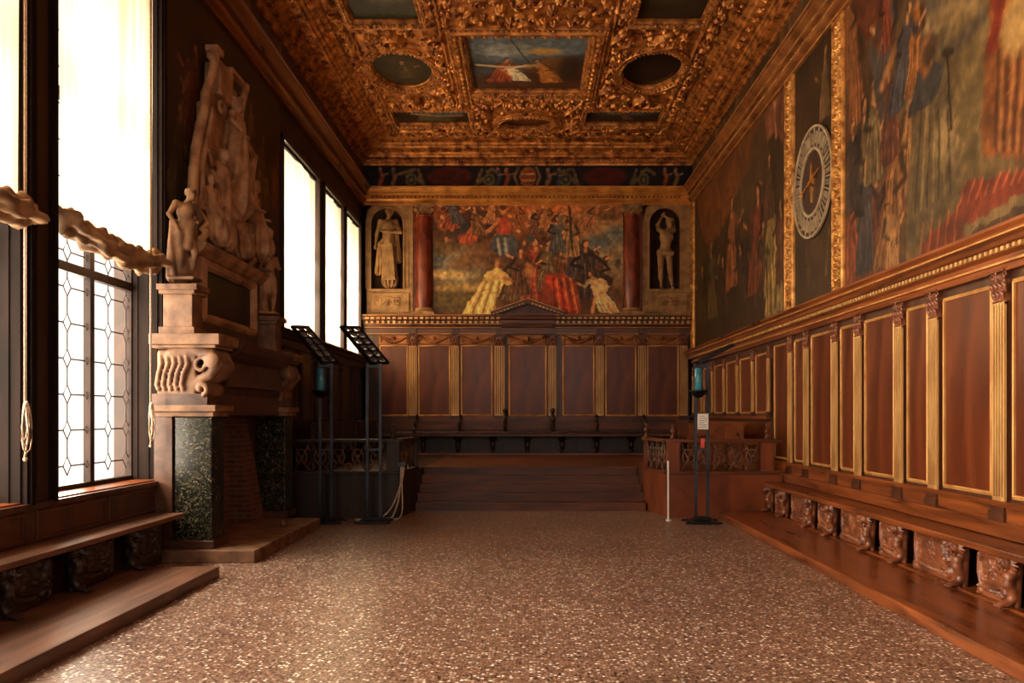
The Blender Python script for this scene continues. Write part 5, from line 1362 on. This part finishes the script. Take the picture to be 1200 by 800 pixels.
def podium(s, xc, t, mats):
    """xc: inner front corner"""
    main, frm, fr = mats
    root = empty('balustrade', (s*3.4, 14.36, 0), '%s podium balustrade with interlaced fret panels above %s wood base' % (t, 'plain reddish' if s > 0 else 'dark shadowed'), 'balustrade')
    xe = 4.45 if s > 0 else -4.5
    y0, yb = 14.3, 15.36
    def bx(a, b, c_, d, e_, f_, name, mt, bv=0): MB().box(min(a, b), max(a, b), c_, d, e_, f_).build(name, mt, root, bevel=bv)
    xb = SR if s > 0 else SL; ye = yb+.3
    def side(o0, o1, ya, z0_, z1_, name, mt):
        sl = (xb-xc)/(ye-y0); P = [(xc+s*o0+sl*(ya-y0), ya), (xb+s*o0, ye), (xb+s*o1, ye), (xc+s*o1+sl*(ya-y0), ya)]
        MB().prism(P, 'z', z0_, z1_).build(name, mt, root)
    bx(xc, xe, y0, y0+.1, 0, .78, 'base_panel', main); side(0, .1, y0+.1, 0, .78, 'side_base_panel', main)
    bx(xc-s*.03, xe, y0-.03, y0+.13, .76, .82, 'bottom_rail', frm, .008); side(-.03, .13, y0+.13, .76, .82, 'side_bottom_rail', frm)
    bx(xc-s*.04, xe, y0-.04, y0+.14, 1.32, 1.38, 'top_rail', frm, .01); side(-.04, .14, y0+.14, 1.32, 1.38, 'side_top_rail', frm)
    posts = [(xc+s*.09, y0+.05), (xe-s*.25, y0+.05), (xb+s*.05, yb+.25)]
    for i, (x, y) in enumerate(posts):
        w_ = .11 if i < 2 else .05
        m = MB(); m.box(x-w_, x+w_, y-.06, y+.06, .82, 1.32)
        if i < 2:
            for q in (-1, 1): m.box(x+q*w_*.75-.012, x+q*w_*.75+.012, y-.075, y-.06, .85, 1.29)
        m.build('post', main, root)
        MB().lathe([(r, z+1.38) for r, z in finp], x, y, 14).build('finial', frm, root, smooth=True)
    fret(MB(), (xc+s*.22, y0+.05), (xe-s*.38, y0+.05), .83, 1.31, 1).build('fret_panel', fr, root, smooth=True)
    fret(MB(), (xc+s*.04, y0+.14), (xb+s*.05, yb+.18), .83, 1.31, 1).build('side_fret_panel', fr, root, smooth=True)
    return root
M['podwood'] = mixnoise('polished_reddish_wood', rgb(96, 43, 18), rgb(138, 68, 30), (1.2, 6, 1.2), .35, bump=.04, bscale=50, coat=.3, dist=1)
podium(1, 2.46, 'right', (M['podwood'], M['walnut_x'], M['rail']))
podium(-1, -2.26, 'left', (M['darkwood'], M['darkwood'], M['rail']))  # darker than its right twin: shade of this side is in the colour

# left raised wainscot below the far windows
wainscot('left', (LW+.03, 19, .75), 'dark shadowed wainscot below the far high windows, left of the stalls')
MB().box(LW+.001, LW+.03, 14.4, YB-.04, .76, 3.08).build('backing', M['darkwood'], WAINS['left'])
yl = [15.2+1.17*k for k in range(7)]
DK = (M['darkwood'], M['darkwood'], M['darkwood'])  # one dark tone for all parts: this wall's shade is in the colour
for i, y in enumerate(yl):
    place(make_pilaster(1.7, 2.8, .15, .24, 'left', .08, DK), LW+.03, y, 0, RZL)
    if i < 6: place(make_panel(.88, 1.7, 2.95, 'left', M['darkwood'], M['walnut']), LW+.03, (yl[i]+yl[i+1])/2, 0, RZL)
m = MB(); lc = [(0, 3.08), (.1, 3.08), (.12, 3.14), (.14, 3.2), (.2, 3.22), (.24, 3.28), (.3, 3.32), (.3, 3.36), (0, 3.36)]
m.rings([[(LW+d, 14.4, z) for d, z in lc], [(LW+d, YB-.3, z) for d, z in lc]]); m.box(LW, LW+.12, 14.4, YB, 1.55, 1.62); trim(m, M['darkwood'])
# wall pictures on the window wall
c = Canvas(10.35, 15.1, 3.1, 7.6, .03, (44, 28, 18), 61)
for k in range(16): c.fig(c.r.uniform(10.5, 15), c.r.uniform(3.2, 6.2), 1.4, c.r.choice([(84, 40, 26), (62, 54, 34), (50, 44, 40), (92, 66, 40)]), (120, 80, 52), c.r.uniform(-.3, .3), c.r.choice([-1, 1]))
c.build('wall_painting', onL(.03), label='very dark old picture on window wall behind the fireplace sculpture', cat='painting', o3=(LW+.03, 12.7, 3.1))
# ================================================================ FIREPLACE
fp = empty('fireplace', (-4.1, 11.8, 0), 'monumental marble fireplace with green marble pillars and scroll brackets on window wall', 'fireplace')
W0 = LW+.0
MB().box(-4.58, -3.31, 9.95, 13.1, 0, .155).build('hearth', M['stone'], fp, bevel=.012)
for y in (10.05, 13.1):
    m = MB(); m.box(-4.58, -4.36, y, y+.5, .156, 1.9); m.build('side_pier', M['marble'], fp)
    m = MB(); m.box(-4.34, -3.88, y+.02, y+.44, .26, 1.78); m.build('pillar', M['verde'], fp, bevel=.015)
    m = MB(); m.box(-4.6, -3.84, y-.03, y+.5, .156, .26); m.build('pillar_base', M['marble'], fp, bevel=.01)
    m = MB(); m.box(-4.6, -3.84, y-.03, y+.5, 1.78, 1.84); m.box(-4.6, -3.8, y-.07, y+.54, 1.84, 1.92); m.build('pillar_capital', M['stone'], fp, bevel=.01)
    # scroll console
    B = Blob()
    for q in range(4):
        yy = y+.04+q*.125
        B.path([(-4.36, yy, 2.56), (-4.1, yy, 2.6), (-3.88, yy, 2.54), (-3.82, yy, 2.42), (-3.9, yy, 2.3), (-4.04, yy, 2.22), (-4.1, yy, 2.13)], .085, .06, .01)
    for k in range(9):
        a0 = -1.2+k*.6; r0 = .08*(1-k/12); B.cap((-3.99+r0*math.cos(a0), y-.02, 2.12+r0*math.sin(a0)), (-3.99+r0*math.cos(a0), y+.46, 2.12+r0*math.sin(a0)), .035, .035, .01)
    B.box((-4.3, y+.22, 2.3), (.24, .24, .3), .02, .03)
    for q in range(5): B.path([(-4.5+.08*q, y-.0, 2.52), (-4.47+.08*q, y-.045, 2.42), (-4.5+.075*q, y-.05, 2.3), (-4.53+.075*q, y-.03, 2.17), (-4.51+.075*q, y-.03, 2.12)], .032, .03, .006)
    for k in range(10):
        a0 = k*.6; r0 = .13*(1-k/13); r1 = .13*(1-(k+1)/13); B.cap((-3.98+r0*math.cos(a0), y-.03, 2.4+r0*math.sin(a0)), (-3.98+r1*math.cos(a0+.6), y-.03, 2.4+r1*math.sin(a0+.6)), .024, .024, .004)
    B.ell((-3.86, y-.04, 2.47), (.1, .04, .1), .02); 
    B.build('scroll_console', .016, M['stone'], fp, (-4.1, 11.8, 0))
    m = MB(); m.box(-4.6, -3.8, y-.07, y+.54, 2.62, 2.66); m.box(-4.6, -3.74, y-.11, y+.58, 2.66, 2.79); m.build('console_cap', M['stone'], fp, bevel=.01)
    m = MB(); m.box(-4.6, -3.92, y-.02, y+.48, 1.92, 2.06); m.build('frieze_block', M['marble'], fp)
m = MB()
pf = [(-4.6, 2.06), (-3.98, 2.06), (-3.96, 2.16), (-3.9, 2.18), (-3.92, 2.5), (-3.84, 2.54), (-3.74, 2.62), (-3.7, 2.7), (-3.7, 2.74), (-4.6, 2.74)]
m.rings([[(x, 10.66, z) for x, z in pf], [(x, 13.0, z) for x, z in pf]]); m.build('mantel', M['marble'], fp)
m = MB(); m.box(-4.6, -3.96, 10.56, 13.1, 1.8, 2.06); m.build('lintel', M['marble'], fp)
m = MB(); m.box(-4.6, -4.56, 10.56, 13.1, .156, 1.8); m.build('firebox_back', M['brick'], fp)
m = MB(); m.prism([(-4.56, .156), (-4.2, .156), (-4.34, 1.0), (-4.5, 1.8), (-4.56, 1.8)], 'y', 12.5, 13.08); m.build('brick_pier', M['brick'], fp)
m = MB(); m.box(-4.55, -3.99, 10.57, 10.6, .156, 1.8); m.build('jamb', M['marble'], fp)
B = Blob(); B.ell((-3.6, 12.1, .19), (.05, .07, .035)).ell((-3.6, 12.05, .23), (.03, .03, .03)); B.build('hearth_knob', .01, M['stone'], fp, (-4.1, 11.8, 0))
# overmantel
om = empty('overmantel', (-4.35, 12, 2.74), 'stucco overmantel with dark inscription tablet and sloping frame above the mantel', 'overmantel')
MB().box(-4.56, -4.4, 10.52, 13.38, 2.8, 3.12).build('plinth', M['marble'], om, bevel=.01)
MB().box(-4.58, -4.47, 10.95, 13.5, 3.12, 3.95).build('back_slab', M['stucco'], om)
MB().box(-4.47, -4.45, 11.25, 13.15, 3.2, 3.8).build('tablet', M['dialdark'] if False else M['blackstone'] if 'blackstone' in M else M['black'], om)
m = MB(); f = [(0, -4.47), (0, -4.43), (.04, -4.38), (.08, -4.36), (.12, -4.38), (.16, -4.42), (.16, -4.47)]
m.frame(f, [(11.25, 3.2), (13.15, 3.2), (13.15, 3.8), (11.25, 3.8)]); m.v = [(h, a, b) for a, b, h in m.v]; m.build('tablet_frame', M['stucco'], om)
m = MB(); m.rings([[(x, 10.9, z) for x, z in ((-4.58, 3.95), (-4.38, 3.95), (-4.3, 4.02), (-4.26, 4.1), (-4.58, 4.12))], [(x, 13.55, z) for x, z in ((-4.58, 3.95), (-4.38, 3.95), (-4.3, 4.02), (-4.26, 4.1), (-4.58, 4.12))]]); m.build('cornice', M['stucco'], om)
# pedestals + statues
for y, t in ((10.28, 'near'), (13.62, 'far')):
    m = MB(); m.box(-4.56, -4.02, y-.24, y+.24, 2.75, 2.83) if False else None
    zb_ = 2.795
    m.box(-4.54, -4.1, y-.2, y+.2, zb_, zb_+.09); m.box(-4.5, -4.14, y-.16, y+.16, zb_+.09, zb_+.5); m.box(-4.54, -4.1, y-.2, y+.2, zb_+.5, zb_+.55); m.box(-4.56, -4.06, y-.22, y+.22, zb_+.55, zb_+.62)
    m.build('pedestal', M['stone'], bevel=.006, label='square marble pedestal under the %s statue on the mantel' % t, cat='pedestal')
B = human(dict(head=(.05, -.03, .91), neck=(.02, 0, .83), le=(-.17, .02, .68), lw=(-.12, -.04, .56), rw=(.1, -.1, .62), re=(.17, -.01, .66), lk=(-.06, -.03, .285), rk=(.07, -.07, .3), ra=(.08, .02, .05), lh=(-.06, 0, .51)))
B.cap((.05, -.05, .6), (.0, -.06, .35), .05, .045, .03).cap((-.11, .04, .6), (-.1, .06, .03), .045, .075, .02, 5, .01).cap((.0, .06, .3), (0, .06, .03), .08, .1, .03).ell((.05, -.07, .89), (.028, .03, .045), .01)
B.box((0, .0, .005), (.14, .12, .018), .01)
stat('statue', B, .0125, M['stone'], (-4.3, 10.3, 3.416), 1.17, math.radians(50), 'pale marble statue of a bearded muscular man standing on the near mantel pedestal')
B = human(dict(head=(.0, -.05, .9), rw=(.06, -.12, .66), lw=(-.04, -.12, .6), rk=(.05, -.09, .3), re=(.15, -.02, .66)))
B.cap((.0, .0, .6), (.0, .02, .3), .07, .07, .03, 5, .008).cap((-.07, .05, .4), (-.06, .06, .02), .05, .07, .02, 5, .01); B.box((0, 0, .005), (.13, .12, .018), .01)
stat('statue', B, .015, M['stucco'], (-4.3, 13.62, 3.416), 1.15, math.radians(40), 'brown shaded statue standing on the far mantel pedestal against the bright blind')
# stucco sculpture group over the tablet (local: x along the wall, -y off the wall, z up from its base)
G = Blob()
def put(B, x, z, sc, rot=0, y=-.05, tilt=0):
    ca, sa = math.cos(rot), math.sin(rot); ct, st_ = math.cos(tilt), math.sin(tilt)
    def f(p):
        a, b, c_ = p[0]*sc, p[1]*sc, p[2]*sc
        a, b = a*ca-b*sa, a*sa+b*ca
        a, c_ = a*ct+c_*st_, -a*st_+c_*ct
        return (a+x, b+y, c_+z)
    return B.xf(f, sc)
# shell-like cartouche border, rising to a tall scroll
parts = []
slab = Blob(); slab.box((1.25, .02, .6), (1.0, .05, .7), .05, .04).box((1.25, .02, 1.5), (.8, .05, .6), .1, .04).box((1.2, .02, 2.3), (.5, .05, .5), .1, .04)
G = G+slab
lsc = Blob(); lsc.path([(.2, .0, .1), (.06, -.08, .5), (.08, -.1, .97), (.22, -.06, 1.3), (.3, -.08, 1.65), (.36, -.12, 1.94), (.5, -.06, 2.2), (.6, -.12, 2.55), (.62, -.16, 2.85)], .08, .065, .02)
lsc.path([(.3, .0, .2), (.2, -.16, .75), (.24, -.14, 1.1), (.38, -.12, 1.4), (.46, -.14, 1.75), (.52, -.16, 2.0)], .045, .04); lsc.box((.63, -.14, 2.9), (.11, .1, .05), .02).ell((.56, -.12, 2.8), (.08, .07, .07))
rsc = Blob(); rsc.path([(2.2, .0, .1), (2.26, -.06, .6), (2.12, -.08, 1.1), (2.1, -.08, 1.5), (2.2, -.1, 1.92), (1.9, -.08, 2.0), (1.6, -.1, 2.2), (1.58, -.14, 2.5), (1.78, -.14, 2.92)], .07, .06, .02)
rsc.box((1.52, -.1, 2.93), (.32, .06, .035), .02).box((1.05, -.06, 2.62), (.24, .09, .26), .02)
for k in range(10):
    a0 = k*.6; r0 = .13*(1-k/12); a1 = a0+.6; r1 = .13*(1-(k+1)/12); rsc.cap((.85+r0*math.cos(a0), -.14, 2.15+r0*math.sin(a0)), (.85+r1*math.cos(a1), -.14, 2.15+r1*math.sin(a1)), .032, .03)
G = G+lsc+rsc
h1 = human(dict(le=(-.2, -.02, .7), lw=(-.24, -.1, .62), re=(.13, -.06, .66), rw=(-.02, -.12, .62), lk=(-.07, -.08, .3)), fingers=False); robe(h1, (0, 0, .75), (0, 0, .02), .09, .17, 8, .02); h1.cap((.08, .0, .8), (.18, .03, .3), .04, .09, .03, 5, .015)
h2 = human(dict(le=(-.2, -.04, .74), lw=(-.3, -.1, .8), rw=(.05, -.15, .7)), fingers=False); robe(h2, (0, 0, .7), (.02, 0, .02), .09, .16, 7, .02); h2.cap((-.1, -.03, .6), (.14, -.08, .3), .04, .06, .03)
h3 = human(dict(rk=(.12, -.2, .45), lk=(-.02, -.2, .42), ra=(.14, -.16, .2), la=(.0, -.16, .2), rw=(.1, -.16, .6), lw=(-.15, -.1, .6)), fingers=False); robe(h3, (0, -.02, .6), (.05, -.1, .25), .1, .15, 7, .02)
G = G+put(h1, 1.32, .85, 1.68, .15, -.16)+put(h2, .72, .15, 1.4, -.3, -.16, .12)+put(h3, .55, -.12, 1.15, -.5, -.16, -.1)+put(h3, 1.92, .0, 1.5, .4, -.15, .12)+put(h3, 1.3, -.1, 1.1, 0, -.18)
rg = random.Random(12); Dp = Blob()
for k in range(34):
    x = rg.uniform(.25, 2.15); z = rg.uniform(.0, .6+.5*(1-abs(x-1.1))); Dp.path([(x, -.12, z), (x+rg.uniform(-.15, .15), -.18, z+.12), (x+rg.uniform(-.25, .25), -.12, z+.25)], rg.uniform(.03, .06), .03, .02)
G = G+Dp
V, Q = G.mesh(.021, (np.array([0, -.55, -.02]), np.array([2.45, .1, 3.1])))
sc_y, sc_z = 1.12, .98
V = np.stack([-4.5-V[:, 1]*.9, 10.75+V[:, 0]*sc_y, 4.13+V[:, 2]*.95], -1); V[:, 0] = np.maximum(V[:, 0], -4.565)
np_mesh('relief_sculpture', V, Q[:, ::-1], M['stucco'], None, (-4.5, 12, 4.12), True, label='tall stucco group of draped figures within a scrolled shell border above the fireplace', cat='sculpture')

# ================================================================ BLINDS AND CORDS
def blind(a, b, z0, z1, x, label, seed, roll=.2, sag=.12, gapa=0, group=None):
    rr = random.Random(seed); root = empty('window_blind', (x, (a+b)/2, z0), label, 'blind', group)
    n, m_ = 60, 40; us = np.linspace(a+gapa, b, n); zs = np.linspace(z0+roll*.6, z1, m_); U, Z = np.meshgrid(us, zs)
    t = (U-us[0])/(us[-1]-us[0]); H = .02*np.sin(t*9+seed)+.012*np.sin(t*23+Z*.5)+.05*np.sin(PI*t)*np.exp(-(Z-z0)/.8)
    lo = z0+roll*.6-sag*np.sin(PI*t[0]*.9)
    V = lo[None]+(Z-zs[0])/(z1-zs[0])*(z1-lo[None])
    P = np.stack([x+H, U, V], -1).reshape(-1, 3); I = np.arange(n*m_).reshape(m_, n); Q = np.stack([I[:-1, :-1], I[:-1, 1:], I[1:, 1:], I[1:, :-1]], -1).reshape(-1, 4)
    np_mesh('sheet', P, Q, M['cloth'], root, (x, (a+b)/2, z0), True)
    if roll > 0:
        K = 28; rs = []
        ns = 70
        for i in range(ns+1):
            t_ = i/ns; y = a+gapa-.03+(b-a-gapa+.06)*t_; zc = z0+roll*.5-sag*math.sin(PI*t_*.9); ring = []
            for k in range(K):
                an = 2*PI*k/K; fold = 1+.25*math.sin(3*an+7*t_+seed)+.18*math.sin(6*an-16*t_)+.16*math.sin(t_*34+an*3)+.1*math.sin(t_*71-an*2)
                ring.append((x+.08+roll*.42*math.cos(an)*fold, y, zc+roll*.5*math.sin(an)*fold))
            rs.append(ring)
        m = MB(); m.rings(rs); m.build('gathered_hem', M['hem_shade'], root, smooth=True)
    m = MB(); m.box(x-.03, x+.03, a, b, z1, z1+.05); m.build('head_rail', M['winframe'], root)
    return root
M['hem_shade'] = mixnoise('shaded_linen_hem', rgb(112, 82, 54), rgb(176, 138, 98), (6, 2, 6), .8, bump=.2, bscale=20)  # same linen made browner: backlit shade of the folds put into the colour
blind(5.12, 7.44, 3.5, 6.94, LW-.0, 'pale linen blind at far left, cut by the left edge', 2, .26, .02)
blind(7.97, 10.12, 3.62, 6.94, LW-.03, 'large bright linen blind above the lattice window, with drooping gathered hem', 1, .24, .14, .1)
blind(15.5, 17.9, 3.44, 6.9, LW-.04, 'far high blind nearest the fireplace', 3, 0, 0, .12)
blind(18.62, 20.28, 3.44, 6.9, LW-.04, 'middle one of the three far high blinds', 4, 0, 0, .1)
blind(20.8, 22.38, 3.44, 6.9, LW-.04, 'far high blind nearest the back wall', 5, 0, 0, .1)
def cordset(y, x, z, label):
    root = empty('blind_cord', (x, y, z-.45), label, 'cord')
    m = MB(); m.tube([(x, y, 6.9), (x, y, z)], .008, 6); m.tube([(x, y+.03, 6.9), (x, y+.02, z-.05)], .006, 6); m.build('cord', M['cord'], root, smooth=True)
    m = MB(); rr = random.Random(int(y*10))
    for k in range(3):
        w_ = .035+.02*k; L = .34+.06*k
        m.tube([(x+.01*k, y+w_*math.sin(q*PI/6)*(1-.3*math.cos(q*PI/6)), z-L/2+L/2*math.cos(q*PI/6)) for q in range(12)], .007, 6, True)
    m.tube([(x, y+.02, z-.1), (x+.01, y+.04, z-.3), (x, y+.0, z-.5)], .009, 6); m.ball((x, y+.01, z-.52), .022, 8, 6)
    m.build('looped_end', M['cord'], root, smooth=True)
cordset(7.4, LW+.06, 1.92, 'looped pale cord hanging at the dark pier left of the lattice window')
cordset(9.8, LW+.09, 1.95, 'looped pale cord hanging at the right edge of the lattice window')
# dark pilaster casing on the pier between the near windows
m = MB()
for a, b in ((7.57, 7.82),): m.box(LW, LW+.03, a, b, .98, 7.6); m.box(LW+.03, LW+.045, a+.04, b-.04, 1.1, 7.4)
trim(m, M['darkwood'])

# ================================================================ FLOODLIGHT STANDS
def stand(x, y, wd, head_u, head_v, head_c, label, side):
    root = empty('light_stand', (x, y, 0), label, 'light stand')
    r = .022
    for s in (-1, 1):
        m = MB(); m.box(x+s*wd/2-r, x+s*wd/2+r, y-.03, y+.03, .03, 2.66); m.build('pole', M['steel'], root)
    m = MB(); m.box(x-wd/2-.12, x+wd/2+.14, y-.28, y+.28, 0, .035); m.box(x-wd/2-.03, x+wd/2+.03, y-.1, y+.1, .035, .1)
    for q in (-.2, .2): m.box(x-.3, x+.3, y+q-.02, y+q+.02, 0.0, .03)
    m.build('base', M['black'], root, bevel=.006)
    m = MB(); m.box(x-wd/2, x+wd/2, y-.02, y+.02, 2.6, 2.66); m.box(x-wd/2, x+wd/2, y-.02, y+.02, 1.2, 1.23); m.build('crossbar', M['steel'], root)
    xd = x-wd*.35
    if side: 
        m = MB(); m.lathe([(.01, 2.08), (.05, 2.09), (.11, 2.14), (.15, 2.19), (.155, 2.21), (.13, 2.21), (.05, 2.16), (.01, 2.15)], xd, y-.08, 20); m.build('uplight_dish', M['black'], root, smooth=True)
        m = MB(); m.lathe([(.05, 2.2), (.065, 2.22), (.065, 2.56), (.05, 2.58)], xd, y-.08, 16); m.build('lamp_tube', M['tealglass'], root, smooth=True)
    # lamp panel: slatted frame with rows of small reflectors
    c0, u, v = Vector(head_c), Vector(head_u), Vector(head_v); n = u.cross(v).normalized()*.05
    def P(a, b, c_): return tuple(c0+u*a+v*b+n*c_)
    def pbox(m, a0, a1, b0, b1, c_0, c_1):
        m.add([P(a, b, c_) for c_ in (c_0, c_1) for b in (b0, b1) for a in (a0, a1)], [(0,2,3,1),(4,5,7,6),(0,1,5,4),(2,6,7,3),(0,4,6,2),(1,3,7,5)])
    m = MB(); pbox(m, 0, 1, -.5, -.42, -.6, .6); pbox(m, 0, 1, .42, .5, -.6, .6); pbox(m, 0, .04, -.42, .42, -.6, .6); pbox(m, .96, 1, -.42, .42, -.6, .6); pbox(m, .04, .96, -.03, .03, -.4, .4)
    for k in range(1, 6): pbox(m, k/6-.012, k/6+.012, -.42, .42, -.6, .6)
    m.build('lamp_frame', M['black'], root)
    m = MB()
    for k in range(6):
        for s in (-1, 1):
            cpt = Vector(P((k+.5)/6, s*.22, 0)); rs = []
            for rr_, hh in ((.2, .5), (.42, -.1), (.48, -.55)):
                rs.append([tuple(cpt+u/6*math.cos(q*PI/6)*rr_+v*.4*math.sin(q*PI/6)*rr_*.9+n*hh) for q in range(12)])
            m.rings(rs, cap=False)
    m.build('reflectors', M['chrome'], root, smooth=True)
    return root
M['chrome'] = mixnoise('worn_chrome', rgb(150, 156, 166), rgb(196, 200, 206), (9, 9, 9), .25, .9)
st1 = stand(2.92, 13.72, .2, (.6, 0, .3), (0, .34, 0), (2.82, 13.72, 2.66), 'dark metal twin-pole light stand with white notice, in front of right podium', True)
m = MB(); m.box(2.84, 3.02, 13.665, 13.672, 1.56, 1.82); m.build('white_notice', M['white'], st1)
tx = MB()
for k in range(6): tx.box(2.865, 2.865+(.13 if k % 3 else .09), 13.662, 13.666, 1.77-.035*k, 1.777-.035*k)
tx.build('notice_lines', M['steel'], st1)
m = MB(); m.box(2.89, 2.955, 13.66, 13.668, 1.25, 1.41); m.build('red_tag', M['redtag'], st1)
stand(-3.37, 13.72, .19, (-.5, -.06, .62), (.22, .24, .02), (-3.3, 13.72, 2.66), 'dark twin-pole light stand with teal lamp tube, beside the fireplace hearth', True)
stand(-2.58, 13.78, .22, (-.5, -.06, .62), (.26, .28, .02), (-2.48, 13.78, 2.66), 'dark twin-pole light stand in front of left podium, nearer the steps', False)
# white rod at the podium corner, cables
MB().lathe([(.05, 0), (.05, .015), (.016, .02), (.016, .98), (.022, .985), (.02, 1.01), (.002, 1.02)], 2.4, 13.95, 12).build('slim_post', M['white'], smooth=False, autos=True, label='thin white upright rod standing at right podium corner', cat='post')
MB().box(-2.2, -2.08, 14.22, 14.3, .86, .95).build('socket_box', M['steel'], label='small grey cable socket on the left podium corner', cat='socket') if False else None
m = MB(); sx, sy = -2.18, 14.25
m.box(sx-.06, sx+.06, sy-.02, sy+.07, .9, .98); m.build('socket_box', M['steel'], label='small grey socket box on the corner of left podium', cat='socket')
def cable(pts, r, label):
    P = [Vector(p) for p in pts]; out = []
    for i in range(len(P)-1):
        p0, p1, p2, p3 = P[max(i-1, 0)], P[i], P[i+1], P[min(i+2, len(P)-1)]
        for k in range(8):
            t = k/8; out.append(.5*((2*p1)+(-p0+p2)*t+(2*p0-5*p1+4*p2-p3)*t*t+(-p0+3*p1-3*p2+p3)*t*t*t))
    out.append(P[-1]); MB().tube(out, r, 8).build('cable', M['cable'], smooth=True, label=label, cat='cable')
cable([(sx-.02, sy, .9), (sx-.02, sy-.04, .6), (sx-.06, sy-.06, .3), (sx-.14, sy-.1, .06), (sx-.2, sy-.12, .02), (sx-.36, sy-.2, .016)], .017, 'white cable running straight down from the socket, then curling on the floor')
cable([(sx+.03, sy, .9), (sx+.0, sy-.05, .65), (sx-.14, sy-.12, .25), (sx-.3, sy-.2, .06), (sx-.5, sy-.25, .02), (sx-.75, sy-.3, .016)], .015, 'white cable sweeping left from the socket to the light stand')
cable([(sx+.0, sy-.02, .9), (sx+.01, sy-.06, .5), (sx+.02, sy-.1, .15), (sx-.04, sy-.16, .02), (sx-.2, sy-.28, .014)], .012, 'thinnest white cable hanging closest to the steps')
